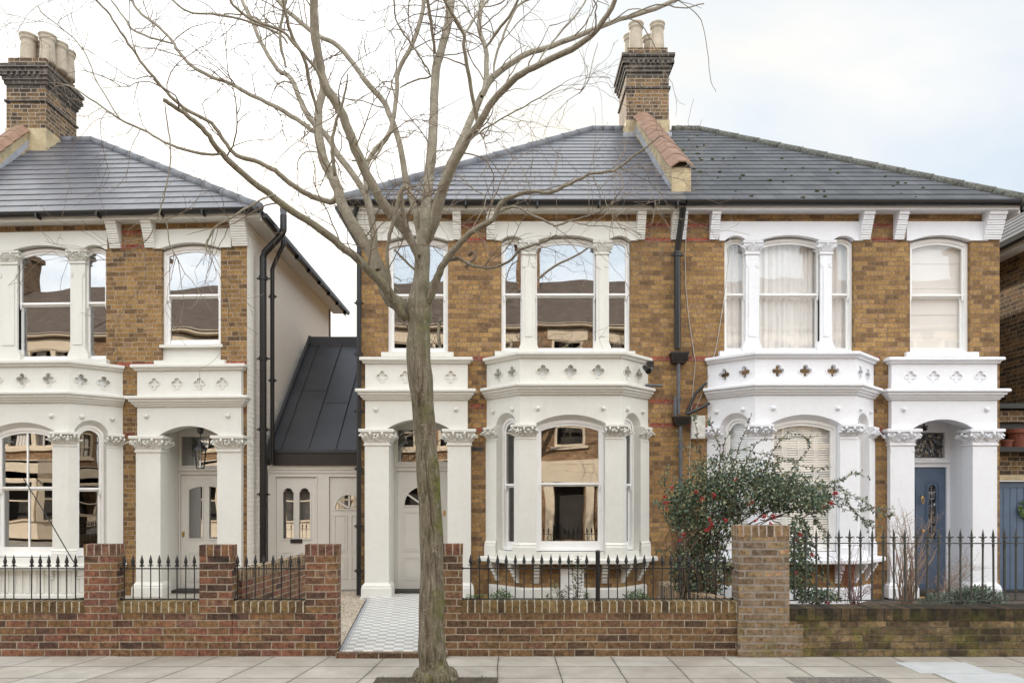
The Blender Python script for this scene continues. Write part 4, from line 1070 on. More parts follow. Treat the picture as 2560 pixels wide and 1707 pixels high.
for pts in ([(1717,560),(1712,640),(1714,720),(1722,800),(1734,880),(1738,905),(1733,960),(1727,1040),(1722,1200),(1718,1420)],[(1829,520),(1822,640),(1808,760),(1790,870),(1768,950),(1740,1020)]):
    k.tube([(X(a_),YW-.012,PZ(b_,YW)) for a_,b_ in pts],.006,5)
build(k,'cable',M['cable'],HR)
k=MB(); k.box(X(1725),X(1759),YW-.10,YW,PZ(1097,YW),PZ(1040,YW)); k.box(X(1728),X(1756),YW-.108,YW-.1,PZ(1093,YW),PZ(1044,YW))
for i in range(6): k.box(X(1748),X(1754),YW-.112,YW-.108,PZ(1060-i*2.6,YW),PZ(1059-i*2.6,YW))
build(k,'meter_box',M['whitebox'],HR)
k=MB(); k.box(X(1606),X(1622),11.30,11.42,PZ(918,11.4),PZ(905,11.4)); k.tube([(X(1612,11.3),11.36,PZ(915,11.3)),(X(1622,11.2),11.22,PZ(928,11.2))],[.03,.045],10); k.tube([(X(1622,11.2),11.3,PZ(922,11.2)),(X(1630,11.2),11.22,PZ(920,11.2))],[.02,.03],8)
build(k,'security_light',M['black'],HM)
k=MB(); k.tube([(X(1615,11.6),11.62,PZ(962,11.6)),(X(1655,11.6),11.60,PZ(964,11.6))],.022,8); build(k,'overflow_pipe',M['greypipe'],HM)
k=MB(); k.tube([(XL(52,.62),YW-.55-.2+.35,PZ(1194,11.4)),(XL(133,.62),11.1,PZ(1294,11.3)),(XL(212,.62),10.9,PZ(1400,11.1))],.008,5); build(k,'cable',M['black'],HL)

# ---- link building between left and middle house
LK=thing('side_entrance','low putty-painted side entrance with two doors under a steep dark zinc roof between the houses','extension',(-3.1,12.5,0))
y=12.5; F=FR(y); x0l,x1l=-4.0,cm['wall'][0]
d1=(PX(690,y),PX(791,y)); d2=(PX(823,y),-2.30)
b=MB(); b.plate(F,rect(x0l,x1l,.04,2.12),[rect(d1[0],d1[1],.10,2.0),rect(d2[0],d2[1],.10,2.0)],-.12,0)
for q in (d1,d2): b.plate(F,rect(q[0]-.02,q[1]+.02,.09,2.02),[rect(q[0],q[1],.095,2.0)],.001,.012)
b.sweep([(x0l,y),(x1l,y)],[(0,2.06),(.015,2.06),(.02,2.10),(.035,2.12),(.04,2.185),(0,2.185)])
b.box(x0l,x1l,y+.12,y+.16,0,2.4)
build(b,'wall',M['greydoor'],LK)
D1=door(LK,d1[0]+.004,d1[1]-.004,.105,1.996,y+.02,'slots','greydoor'); letterbox(D1,(d1[0]+d1[1])/2,y+.02,PZ(1352,y))
D2=door(LK,d2[0]+.004,d2[1]-.004,.105,1.996,y+.02,'fan','greydoor')
b=MB(); b.box(x0l+.10,x1l,y-.08,y+.1,2.186,2.45); build(b,'fascia',M['zincf'],LK)
b=MB(); b.plate((x0l+.06,0,0,1.0),[(y-.10,2.45),(14.95,4.72),(14.95,4.62),(y-.10,2.40)],[],0,x1l-x0l-.07)
b.box(x0l+.06,x1l,14.90,15.0,4.62,4.88)
for xs_ in (-3.76,-3.30,-2.84,-2.40):
    b.plate((xs_,0,0,1.0),[(y-.10,2.451),(14.9,4.721),(14.9,4.75),(y-.10,2.48)],[],0,.012)
for (xa,xb,zz) in ((-3.74,-3.31,3.62),(-3.285,-2.85,3.36),(-2.83,-2.41,4.3)):
    yy=y-.10+(zz-2.45)/2.27*(14.95-y+.1); b.plate((xa,0,0,1.0),[(yy,zz+.002),(yy+.03,zz+.03),(yy+.03,zz+.042),(yy,zz+.012)],[],0,xb-xa)
b.plate((x0l+.02,0,0,1.0),[(y-.08,2.30),(15.0,4.66),(15.0,4.92),(y-.08,2.56)],[],0,.05)
build(b,'zinc_roof',M['zinc'],LK)
b=MB(); b.box(x0l,x1l,14.96,15.1,0,4.6); build(b,'back_wall',M['nbrick'],LK)
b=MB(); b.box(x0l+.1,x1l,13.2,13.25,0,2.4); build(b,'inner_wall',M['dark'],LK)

# ---- neighbour at the right edge
NB=thing('brick_house','dark brick side wall of the next house at the right edge, above the blue gate','house',(10,13,0))
b=MB(); b.box(8.98,9.2,12.75,20,2.3,5.95); b.box(9.2,14,12.75,12.95,0,5.95); b.box(8.98,9.2,20,20.2,0,5.9);build(b,'wall',M['nbrick'],NB)
b=MB(); b.box(8.72,8.98,12.2,20,5.90,5.94); b.box(8.68,8.72,12.2,20,5.88,6.02); b.box(9.2,14,12.3,12.75,5.90,5.94); build(b,'soffit',M['stR'],NB)
k=MB(); k.sweep([(8.68,20),(8.68,12.15)],[(0,6.02),(.02,5.95),(.06,5.94),(.1,5.97),(.11,6.04),(0,6.05)]); build(k,'gutter',M['black'],NB)
roof_face(NB,(8.62,20,6.06),(8.62,12.1,6.06),(11.5,17,8.3),(11.5,15.2,8.3),12,M['slateold']); roof_face(NB,(8.62,12.1,6.06),(14,12.1,6.06),(11.5,15.2,8.3),(14,15.2,8.3),12,M['slateold'])
GT=thing('side_passage','brick side passage entrance with blue boarded gate under a dark shelf at the right edge','gateway',(8.6,12.3,0))
b=MB(); b.box(X(2499),9.6,12.31,12.5,2.02,2.62); b.box(X(2499),9.6,12.3,12.55,2.9,3.1); build(b,'wall',M['nbrick'],GT)
b=MB(); b.box(X(2499)+.02,9.6,12.28,12.44,1.93,2.02); build(b,'lintel',M['render'],GT)
b=MB(); b.box(X(2499),9.6,12.12,12.5,2.40,2.48); b.box(X(2499),9.6,12.2,12.5,3.12,3.2); b.box(X(2499),9.6,12.46,12.5,2.625,3.1);build(b,'shelf',M['black'],GT)
b=MB(); b.box(X(2499)+.02,9.6,12.40,12.46,.1,1.92)
for i in range(12): b.box(8.0+i*.115,8.106+i*.115,12.385,12.40,.12,1.90)
b.box(8.0,9.6,12.37,12.385,1.82,1.9)
gt=build(b,'gate',M['bluedoor'],GT)
def flowerpot(x,y,z,r,h,label):
    k=MB(); k.lathe((x,y,z),[(r*.7,0),(r*.92,h*.78),(r*1.05,h*.78),(r*1.08,h),(r*.9,h),(r*.85,h*.8)],20); build(k,'flower_pot',M['potred'],None,smooth=False,label=label,cat='flower pot')
flowerpot(PX(2550,12.3),12.3,2.481,.20,.30,'large terracotta flower pot on the dark shelf above the blue gate')
flowerpot(PX(2517,12.3),12.3,2.481,.10,.12,'small low terracotta pot on the dark shelf, left of the large pot')
k=MB(); rnd=random.Random(9)
for i in range(160):
    a_=rnd.uniform(0,6.28); rr=.14+rnd.uniform(-.035,.035); c_=Vector((PX(2571,12.36)+rr*math.cos(a_),12.35+rnd.uniform(-.03,.02),1.45+rr*math.sin(a_)))
    d_=Vector((rnd.uniform(-1,1),rnd.uniform(-1,.2),rnd.uniform(-1,1))).normalized()*.04; e_=d_.cross(Vector((0,1,.3))).normalized()*.012
    k.add([c_-d_,c_+e_,c_+d_,c_-e_],[(0,1,2,3)])
build(k,'wreath',M['leafg'],None,label='green leaf wreath hanging on the blue gate at the right edge',cat='wreath',recalc=False)

# ================================================================= GROUND
b=MB(); b.add([(-250,-250,-.135),(250,-250,-.135),(250,250,-.135),(-250,250,-.135)],[(0,1,2,3)]); build(b,'ground',M['asphalt'],kind='structure')
b=MB(); b.box(-60,60,-1.2,4.75,-.134,-.12); build(b,'road',M['asphalt'],kind='structure')
b=MB(); b.box(-60,60,4.75,4.90,-.134,-.004); b.box(-60,60,-1.35,-1.2,-.134,-.004); build(b,'kerb',M['kerb'],kind='structure')
b=MB(); b.box(-60,60,4.901,7.80,-.13,0); build(b,'pavement',M['paving'],kind='structure')
b=MB(); b.box(-60,60,-3.6,-1.351,-.13,0); build(b,'opposite_pavement',M['paving'],kind='structure')
b=MB(); b.box(-14,14,7.801,12.9,-.13,.045); build(b,'garden_soil',M['soil'],kind='structure')
b=MB(); b.prism([(-1.72,7.70),(-.60,7.70),(-.62,11.45),(-2.12,11.45)],.02,.062)
for v in range(len(b.v)): 
    x_,y_,z_=b.v[v]; b.v[v]=(x_,y_,z_+(y_-7.7)*.0098 if z_>.05 else z_)
b.box(-2.25,-.62,11.451,12.3,.03,.099); build(b,'tiled_path',M['tiles'],kind='structure')
b=MB()
for (p,q) in (((-1.72,7.70),(-2.12,11.45)),((-.60,7.70),(-.62,11.45))):
    s=.05 if p[0]<-1 else -.05
    for o0,o1,m_ in ((0,.03,0),(.045,.06,1)):
        o0*=s/.05;o1*=s/.05
        b.add([(p[0]+o0,p[1],.066),(p[0]+o1,p[1],.066),(q[0]+o1,q[1],.103),(q[0]+o0,q[1],.103)],[(0,1,2,3)],m_)
build(b,'path_border',[M['lead'],M['paleslab']],kind='structure')
b=MB(); b.box(-1.74,-.60,7.62,7.70,.0,.055); build(b,'path_step',M['frontm'],kind='structure')
b=MB(); b.prism([(-4.0,7.9),(-1.75,7.9),(-2.16,11.5),(-2.3,12.42),(-4.0,12.42)],.04,.078); build(b,'gravel',M['gravel'],kind='structure')
b=MB(); b.box(-8.6,-4.1,8.2,12.3,.04,.095); build(b,'left_forecourt',M['paving'],kind='structure')
k=MB(); rnd=random.Random(21)
for i in range(1500):
    yy=rnd.uniform(8.3,12.4); xx=rnd.uniform(-4.0,-1.80-(yy-8.3)*.11); s=rnd.uniform(.006,.013); k.blob((xx,yy,.08),(s*1.2,s,s*.7),n=5,rings=3)
build(k,'gravel_stones',M['pot'],kind='stuff')
b=MB(); x0_,x1_=PX(940,6.75),PX(1244,6.75); b.box(x0_,x1_,5.9,6.80,.001,.010); build(b,'tree_pit',M['soil'],kind='structure')
k=MB()
for i in range(170):
    xx=rnd.uniform(x0_,x1_); yy=rnd.uniform(6.5,6.79); h=rnd.uniform(.01,.035); d_=rnd.uniform(-.01,.01)
    k.add([(xx-.003,yy,.01),(xx+.003,yy,.01),(xx+d_,yy+rnd.uniform(-.01,.01),.01+h)],[(0,1,2)])
build(k,'moss_and_weeds',M['leafg'],kind='stuff',recalc=False)
b=MB(); b.box(3.92,4.62,6.98,7.44,.0,.004); b.box(4.05,4.75,6.52,6.972,.0,.004); build(b,'pale_paving_slabs',M['paleslab'],kind='structure')
CV=thing('utility_cover','rectangular dark utility cover set in the pavement in front of the mossy wall','manhole cover',(3.03,6.6,0))
b=MB(); b.plate((0,0,1,0),rect(2.60,3.47,0,1),[],0,0) if False else b.box(2.60,3.47,6.35,6.83,.0,.006); build(b,'frame',M['coverm'],CV)
b=MB(); b.box(2.64,3.43,6.39,6.79,.006,.010)
for i in range(16):
    for j in range(8): b.box(2.67+i*.048,2.69+i*.048,6.41+j*.047,6.43+j*.047,.0101,.014)
build(b,'lid',M['coverm'],CV)

# ================================================================= FRONT WALLS
def fwall(name,x0,x1,label,mb_='front',ms='soldier',top=.57,cop=.113,y0=YF,yb=None,rough=0,grp='brick front garden walls'):
    T=thing(name,label,'wall',((x0+x1)/2,y0+.1,0),grp); yb=yb or y0+.13
    b=MB(); b.box(x0,x1,y0,yb,0,top-cop); build(b,'brickwork',M[mb_],T)
    b=MB(); b.box(x0,x1,y0-.012,yb+.012,top-cop,top)
    build(b,'soldier_coping',M[ms],T)
    b=MB(); b.box(x0,x1,y0-.02,y0,0,.075) ; build(b,'footing_course',M[mb_],T)
    return T
def pier(x0,x1,top,label,m='front',ms='soldier',y0=YF-.006,d=.14,cop=.113):
    T=thing('brick_pier',label,'brick pier',((x0+x1)/2,y0+d/2,0),'brick gate piers')
    b=MB(); b.box(x0,x1,y0,y0+d,0,top-cop); build(b,'brickwork',M[m],T)
    b=MB(); b.box(x0-.004,x1+.004,y0-.004,y0+d+.004,top-cop,top); build(b,'soldier_coping',M[ms],T)
    return T
W=lambda p: PX(p,YF)
M['piersol']=brick('pier_soldier_brick',ST_FRONT,(.40,.34,.27),bh=.078,mw=.011,soldier=True,bstr=.5)
M['oldsol']=brick('old_pier_soldier_brick',ST_OLD,(.40,.34,.30),bh=.080,mw=.016,soldier=True)
fwall('garden_wall',-7.2,W(211),'low brick front wall left of the leftmost pier, carrying spiked railing')
pier(W(211),W(293),1.168,'leftmost red-brown brick pier in front of the left bay window','front','piersol')
fwall('garden_wall',W(293)+.001,W(499)-.001,'low brick front wall between the two leftmost piers, below the lantern porch')
pier(W(499),W(580),1.160,'brick pier in front of the lantern porch, second from the left','front','piersol')
fwall('garden_wall',W(580)+.001,W(764)-.001,'short low brick front wall in front of the white side wall and black drainpipes')
pier(W(764),W(845),1.165,'brick gate pier left of the tiled path','front','piersol')
pier(W(1072),W(1155),1.170,'brick gate pier just right of the tree trunk, beside the tiled path','frontm','piersol')
fwall('garden_wall',W(1155)+.001,W(1843),'long clean brick front wall below the off-white bay window','frontm')
pier(W(1843),W(1969),1.365,'tall wide weathered brick pier with the berry bush behind it','old','oldsol',y0=YF-.05,d=.24)
T=fwall('garden_wall',W(1969)+.001,9.5,'mossy blackened old brick front wall at the right with tall railings','mossy','mossysol',top=.50,y0=YF-.012,yb=YF+.30,cop=.12)
b=MB(); b.box(W(1840),W(2002),YF-.065,YF-.051,0,.34); build(b,'brickwork',M['old'],bpy.data.objects['brick_pier.004'])
# inner garden walls
T=thing('garden_wall','low brick dividing wall running back between the left forecourt and the gravel','wall',(-2.85,9.5,0))
b=MB(); b.prism([(-2.98,8.05),(-2.86,8.05),(-2.66,10.9),(-2.78,10.9)],.04,.76); build(b,'brickwork',M['front'],T)
M['soldY']=brick('coping_brick_on_edge',[(0,(.10,.065,.04)),(.5,(.24,.15,.08)),(1,(.35,.25,.14))],(.48,.44,.37),bw=.078,bh=.3,mw=.012,flem=False)
b=MB(); b.prism([(-2.99,8.04),(-2.85,8.04),(-2.65,10.91),(-2.79,10.91)],.76,.87); build(b,'soldier_coping',M['soldY'],T)
T=thing('garden_wall','small curved brick-edged planter wall under the berry bush','wall',(2.3,9,0))
b=MB(); b.prism([(2.10,10.2),(2.06,9.7),(2.12,9.3),(2.28,8.9),(2.50,8.2),(2.72,8.2),(2.45,9.0),(2.30,9.4),(2.25,9.7),(2.28,10.2)],.04,.50); build(b,'brickwork',M['soldY'],T)

# ================================================================= RAILINGS
def spear(k,z,s=1.0):
    k.lathe((0,0,z),[(.006,0),(.011,.006),(.011,.012),(.006,.018),(.007,.024)],8)
    k.lathe((0,0,z+.022),[(.006,0),(.020*s,.028),(.017*s,.045),(.008,.08),(.001,.108)],8)
    for a in range(4):
        c_,s_=math.cos(a*math.pi/2+.785*0),math.sin(a*math.pi/2)
        k.tube([(0,0,z+.012),(c_*.014,s_*.014,z+.022),(c_*.024,s_*.024,z+.012),(c_*.022,s_*.022,z+.002)],[.004,.005,.004,.002],5)
def fleur(k,z):
    k.lathe((0,0,z),[(.007,0),(.017,.008),(.017,.016),(.008,.024)],10)
    k.lathe((0,0,z+.02),[(.007,0),(.012,.03),(.012,.05),(.009,.075),(.005,.095),(.001,.118)],8)
    for sg in (-1,1):
        k.tube([(0,0,z+.024),(sg*.014,0,z+.040),(sg*.030,0,z+.052),(sg*.040,0,z+.048),(sg*.042,0,z+.038)],[.007,.008,.007,.005,.002],6)
    k.tube([(0,-.0,z+.024),(0,-.018,z+.045),(0,-.03,z+.045)],[.005,.005,.002],5)
bar_me={}
def railing(name,xs,x0,x1,zl,zu,label,y=YF+.065,r=.006,style='spear',mat='rail',post=None):
    T=thing(name,label,'railing',((x0+x1)/2,y,zl),'iron railings on the front walls')
    org=Vector(T.location)
    for zz in (zl,zu):
        k=MB(); k.box(x0,x1,y-.008,y+.008,zz-.006,zz+.006)
        if style=='spear':
            for e in (x0,x1): k.box(e-.012,e+.012,y-.012,y+.012,zz-.012,zz+.012)
        build(k,'rail',M[mat],T)
    key=(style,round(zu-zl,3))
    first=None
    for x in xs:
        if first is None:
            k=MB(); k.tube([(x,y,zl),(x,y,zu+.02)],r,8)
            if style=='fleur':
                k.tube([(x,y,zu-.045),(x,y,zu-.012)],[r*1.0,r*1.5],8)
            # bar mesh is built about its own foot
            for i,v in enumerate(k.v): k.v[i]=(v[0],v[1],v[2])
            first=build(k,'bar',M[mat],T)
            me=first.data; me.transform(Matrix.Translation(org-Vector((x,y,zl)))); first.location=Vector((x,y,zl))-org
            k=MB(); (spear if style=='spear' else fleur)(k,0)
            f=bpy.data.meshes.new('finial'); f.from_pydata([Vector(v) for v in k.v],[],k.f); f.materials.append(M[mat]); f.update()
            fo=bpy.data.objects.new('finial',f); COL.objects.link(fo); fo.parent=first; fo.location=(0,0,zu-zl+.018)
        else:
            c=first.copy(); COL.objects.link(c); c.parent=T; c.location=Vector((x,y,zl))-org
            c.rotation_euler=(random.uniform(-.006,.006),random.uniform(-.006,.006),random.uniform(-.2,.2))
            q=fo.copy(); COL.objects.link(q); q.parent=c
    if post:
        k=MB(); k.tube([(post,y,zl-.03),(post,y,1.075)],.024,14); k.lathe((post,y,1.075),[(.026,0),(.028,.008),(.024,.02),(.012,.028)],14); k.tube([(post,y,zl-.035),(post,y,zl-.02)],.04,14); build(k,'post',M['black'],T)
    return T
RX=lambda p: PX(p,YF+.065)
railing('railing',[RX(12.6+22.05*i) for i in range(-6,9) if i not in (2,)],-7.1,W(211)-.005,.587,.908,'spear-topped railing on the wall left of the leftmost pier, one finial missing')
railing('railing',[RX(311+21.9*i) for i in range(9)],W(293)+.005,W(499)-.005,.587,.908,'spear-topped railing between the two leftmost piers')
railing('railing',[RX(594+22*i) for i in range(8)],W(580)+.005,W(764)-.005,.587,.908,'short spear-topped railing in front of the white side wall')
xs=[RX(1176.5+22.32*i) for i in range(14)]+[RX(1521.5+22.3*i) for i in range(14)]
railing('railing',xs,W(1155)+.0,W(1835)-.0,.590,.912,'long spear-topped railing with one round post below the off-white bay window',post=RX(1494.5))
railing('railing',[RX(1992+27.9*i) for i in range(-0,30)],W(1969)+.005,9.4,.565,1.170,'tall fleur-de-lis railing on the mossy wall at the right',r=.0105,style='fleur',mat='railold',y=YF+.13)

# ================================================================= STREET TREE
TY=6.72
def smooth_path(pts,per=5):
    out=[]
    n=len(pts)
    for i in range(n-1):
        p0=pts[max(i-1,0)];p1=pts[i];p2=pts[i+1];p3=pts[min(i+2,n-1)]
        for k in range(per):
            t=k/per; out.append(0.5*((2*p1)+(-p0+p2)*t+(2*p0-5*p1+4*p2-p3)*t*t+(-p0+3*p1-3*p2+p3)*t*t*t))
    out.append(pts[-1]); return out
TREE=thing('street_tree','tall bare street tree with grey mossy bark in front of the tiled path','tree',(PX(1080,TY),TY,0))
WS=.64
tp=[(1088,1712,118),(1087,1692,96),(1084,1665,80),(1080,1630,72),(1078,1560,67),(1079,1450,64),(1078,1342,61),(1072,1213,59),(1066,1120,58),(1060,1040,59),(1053,957,61),(1046,893,64),(1047,828,60),(1049,790,64),(1048,768,66),(1050,735,56),(1053,705,45),(1055,650,39),(1056,600,36),(1057,570,30)]
TB=MB()
def tubeP(mb,pts,rad,n,jit=0,rnd=None,flare=False):
    """limb with gently irregular cross sections"""
    v=[];f=[];up=None
    ph=[rnd.uniform(0,6.28) for _ in range(3)]
    for i,p in enumerate(pts):
        t=(pts[min(i+1,len(pts)-1)]-pts[max(i-1,0)]).normalized()
        if up is None: up=Vector((1,0,0)) if abs(t.x)<.8 else Vector((0,1,0))
        a=up-t*up.dot(t); a.normalize(); up=a; b=t.cross(a)
        for k in range(n):
            c=2*math.pi*k/n
            w=1+jit*(math.sin(3*c+ph[0]+i*.18)+.6*math.sin(5*c+ph[1]-i*.11)+.5*math.sin(2*c+ph[2]+i*.3))
            if flare and i<14: w*=1+ .22*max(0,(1-i/9))*math.sin(5*c+1.2)
            v.append(p+(a*math.cos(c)+b*math.sin(c))*rad[i]*w)
    for i in range(len(pts)-1):
        for k in range(n): f.append((i*n+k,i*n+(k+1)%n,(i+1)*n+(k+1)%n,(i+1)*n+k))
    f.append(tuple((len(pts)-1)*n+k for k in range(n)))
    mb.add(v,f)
rt=random.Random(11)
pts=smooth_path([Vector((PX(a,TY),TY+(.0 if b>700 else (700-b)*.0006),PZ(b,TY))) for a,b,w in tp],5)
ws=[w/2*TY/FPX for a,b,w in tp]; rr=[]
for i in range(len(ws)-1):
    for k_ in range(5): rr.append(ws[i]+(ws[i+1]-ws[i])*k_/5)
rr.append(ws[-1])
rr=[r_*(1+.035*math.sin(i*.9)+.03*math.sin(i*.37+1)) for i,r_ in enumerate(rr)]
tubeP(TB,pts,[q*.95 for q in rr],22,.022,rt,True)
for (px_,py_,s) in ((1052,885,.045),): TB.blob(P3(px_,py_,TY-.07 if px_==1052 else TY),(s,s*.8,s),n=10,rings=8)
for (a_,s_) in ((0.4,.10),(1.7,.07),(2.9,.10),(4.1,.09),(5.2,.12)):
    c_=Vector((PX(1088,TY)+math.cos(a_)*.13,TY+math.sin(a_)*.13,.02)); TB.blob(c_,(.09,.08,s_),n=8,rings=6)
CK=MB(); cp_=[(1062,1120),(1067,1155),(1071,1200),(1078,1250),(1081,1300),(1088,1345),(1090,1400),(1095,1445),(1097,1480)]
cw=[]
for i,(a,b_) in enumerate(cp_):
    cx0=1066+(b_-1120)*.036; rad_=29; q_=P3(a,b_,TY); dx=min(.9,abs(a-cx0)/rad_); q_.y-=rad_*TY/FPX*math.sqrt(1-dx*dx)*.985; cw.append(q_)
cw=smooth_path(cw,4); CK.tube([p+Vector((rt.gauss(0,.0015),0,0)) for p in cw],[.0015+.005*math.sin(math.pi*(i+.5)/len(cw)) for i in range(len(cw))],6)
build(CK,'bark_crack',M['soil'],TREE)
TR=build(TB,'trunk',M['bark'],TREE,smooth=True)

# limbs: traced pixel paths, each given its own depth course (y offset at its end), widths in px
BR_=[
 # name, [(x,y)...], w0, w1, dy0, dy1
 ([(1058,590),(1062,533),(1073,436),(1083,315),(1088,194),(1097,145),(1117,73),(1129,0),(1140,-60)],44,20,.07,.9),
 ([(1088,136),(1080,73),(1068,0),(1062,-40)],14,9,.6,.2),
 ([(1060,620),(1088,557),(1112,460),(1160,363),(1194,315),(1233,252),(1291,194),(1354,160),(1451,111),(1495,73),(1539,0),(1555,-60)],40,12,.05,-1.2),
 ([(1068,600),(1083,533),(1127,412),(1170,315),(1204,242),(1233,194),(1306,141),(1403,107),(1524,58),(1621,29),(1694,0),(1760,-20)],36,9,.10,1.3),
 ([(1204,242),(1216,194),(1214,121),(1199,73),(1204,0),(1206,-50)],22,12,.35,.9),
 ([(1214,121),(1243,80),(1280,30),(1310,-30)],12,7,.5,.2),
 ([(1192,330),(1193,300),(1177,218),(1160,121),(1160,90),(1127,29),(1112,0),(1100,-40)],18,8,-.3,-.9),
 ([(1160,92),(1185,48),(1209,15),(1228,-10),(1250,-40)],10,7,-.6,-.4),
 ([(1054,640),(1039,533),(1015,451),(1001,364),(976,291),(957,252),(918,208),(884,160),(845,116),(792,87),(748,53),(700,10),(670,-30)],28,11,.06,1.4),
 ([(1046,640),(1010,572),(962,514),(918,436),(879,349),(850,276),(811,208),(792,121),(785,48),(785,0),(786,-60)],40,24,-.05,-.7),
 ([(1030,785),(1000,765),(968,735),(946,670),(926,628),(894,582),(860,523),(840,460),(811,402),(797,339),(797,271),(808,215),(790,150)],62,20,.02,.5),
 ([(944,676),(936,640),(933,572),(918,499),(894,451),(845,388),(816,339),(787,310),(758,271),(734,208),(715,185),(694,174),(653,107),(627,45),(604,0),(590,-40)],32,9,.05,1.6),
 ([(848,482),(832,504),(800,498),(770,487),(720,455),(689,428),(636,402),(591,388),(560,353),(529,308),(470,277),(426,241),(395,205),(350,152),(314,98),(296,71),(265,27),(229,-10)],26,5,.3,-.7),
 ([(797,330),(787,330),(743,299),(680,263),(627,237),(578,210),(529,192),(479,165),(444,125),(426,98),(386,58),(345,27),(319,-20)],20,7,.4,1.4),
 ([(432,110),(377,94),(332,76),(310,45),(274,-5)],10,5,1.2,1.6),
 ([(1015,800),(990,760),(965,718),(935,688),(907,659),(850,613),(796,571),(734,531),(667,482),(591,420),(546,375),(515,330),(475,295),(440,270),(408,250)],44,11,-.04,-1.4),
 ([(555,385),(502,384),(426,362),(368,330),(301,299),(256,268),(189,223),(160,212)],13,4,-1.1,-.4),
 ([(298,298),(292,286),(243,205),(216,138),(180,94),(109,36),(95,15)],6,3,-.7,-.1),
 ([(412,255),(421,330),(428,388),(412,482),(399,531),(415,560),(426,612),(444,647)],7,3,-1.4,-1.7),
 ([(399,531),(368,598),(305,643),(262,650)],5,2,-1.5,-1.6),
 ([(690,487),(654,500),(591,536),(537,571),(520,600),(515,620),(530,650)],9,3,-.9,-1.5),
 ([(1064,770),(1078,735),(1095,690),(1112,655),(1133,628),(1175,582),(1210,562),(1233,548),(1252,510),(1271,494),(1328,479),(1367,483),(1424,460),(1475,436),(1534,426),(1580,395),(1620,365),(1650,340)],34,4,-.03,-1.0),
 ([(1250,530),(1262,522),(1290,517),(1328,537),(1378,560),(1393,565),(1424,552),(1470,540),(1500,529),(1535,500),(1550,480)],12,3,-.5,-.9),
 ([(1118,655),(1135,646),(1150,647),(1170,658),(1194,667),(1233,668),(1271,655),(1302,624),(1347,609),(1375,597),(1390,588)],15,6,-.1,-.8),
 ([(1424,552),(1460,562),(1510,566),(1560,572)],5,2,-.8,-1.0),
 ([(918,480),(913,436),(928,388),(976,330),(991,242),(996,179),(1030,111),(1054,39),(1060,-20)],20,12,.2,.8),
 ([(976,330),(960,350),(945,385),(920,400),(880,402)],10,5,.3,.1),
 ([(1000,220),(1040,200),(1075,190),(1055,150),(1020,100),(990,50),(985,-10)],7,5,.5,-.2),
 ([(715,170),(704,125),(700,85),(708,35),(716,0)],12,8,.2,.1),
 ([(796,285),(775,215),(761,147),(730,90),(716,45),(705,-10)],16,9,.3,-.3),
 ([(811,208),(780,160),(735,110),(700,75),(640,55),(590,20),(570,-10)],13,7,-.5,-.8),
 ([(720,110),(690,80),(600,48),(529,36),(470,30),(430,0),(420,-20)],10,5,.9,.6),
 ([(700,100),(660,62),(625,40),(560,36)],8,4,1.0,.8),
 ([(870,184),(862,240),(850,275),(835,330),(832,380),(838,440)],7,12,-.6,-.4),
 ([(985,760),(975,700),(968,650),(972,600),(985,545),(1003,478),(1012,468)],8,14,-.2,-.3),
 ([(1045,660),(1028,600),(1012,550),(1003,490),(1006,475)],20,10,-.08,-.25),
 ([(876,360),(905,400),(925,440),(920,480)],5,6,-.3,.1),
 ([(1160,363),(1200,330),(1250,300),(1330,255),(1400,215)],8,3,-.4,-.9),
 ([(1340,165),(1370,120),(1420,60),(1460,10),(1470,-20)],8,5,-.6,-.2),
 ([(1233,194),(1238,150),(1255,100),(1275,50),(1300,10),(1350,-10)],10,6,.5,.9),
 ([(1505,70),(1560,48),(1640,12),(1700,20),(1760,10)],7,3,-1.0,-.8),
 ([(1495,108),(1480,160),(1470,200),(1448,235)],4,2,-1.1,-1.2),
 ([(1560,45),(1600,60),(1640,120),(1660,175)],5,2,-1.1,-.9),
 ([(1700,5),(1745,40),(1765,100),(1775,190),(1790,230)],4,1.5,-.9,-.7),
 ([(1475,436),(1500,470),(1520,520),(1545,560)],4,2,-.8,-1.0),
 ([(1534,426),(1540,470),(1530,520)],3,1.5,-.9,-1.0),
 ([(1370,483),(1385,440),(1395,400),(1388,380)],4,2,-.7,-.6),
 ([(1328,479),(1310,430),(1290,400)],4,2,-.6,-.5),
 ([(1175,582),(1215,500),(1180,470),(1150,440),(1130,430)],5,2,-.2,.3),
 ([(1030,560),(1080,545),(1150,560),(1210,600)],3,2,-.3,-.5),
 ([(1005,480),(940,480),(870,500),(820,520)],4,2,-.2,-.4),
]
lim=MB(); tw=MB(); rt=random.Random(42); allb=[]
def twig(start,d,length,r,lvl):
    n=max(3,int(length/.055)); p=Vector(start); pts=[p.copy()]; dd=Vector(d).normalized()
    for i in range(n):
        dd=(dd+Vector((rt.gauss(0,.17),rt.gauss(0,.13),rt.gauss(0,.17)-.006))).normalized()
        p=p+dd*(length/n); pts.append(p.copy())
        if lvl<2 and rt.random()<(.34 if lvl==0 else .22) and i>0:
            s=dd.cross(Vector((rt.uniform(-1,1),rt.uniform(-1,1),rt.uniform(-1,1)))).normalized()
            twig(p,dd*.75+s*.8,length*rt.uniform(.2,.5),r*.6,lvl+1)
    tw.tube(pts,[max(.0014,r*(1-.75*i/len(pts))) for i in range(len(pts))],5 if r>.004 else 3,cap=False)
LM=[]
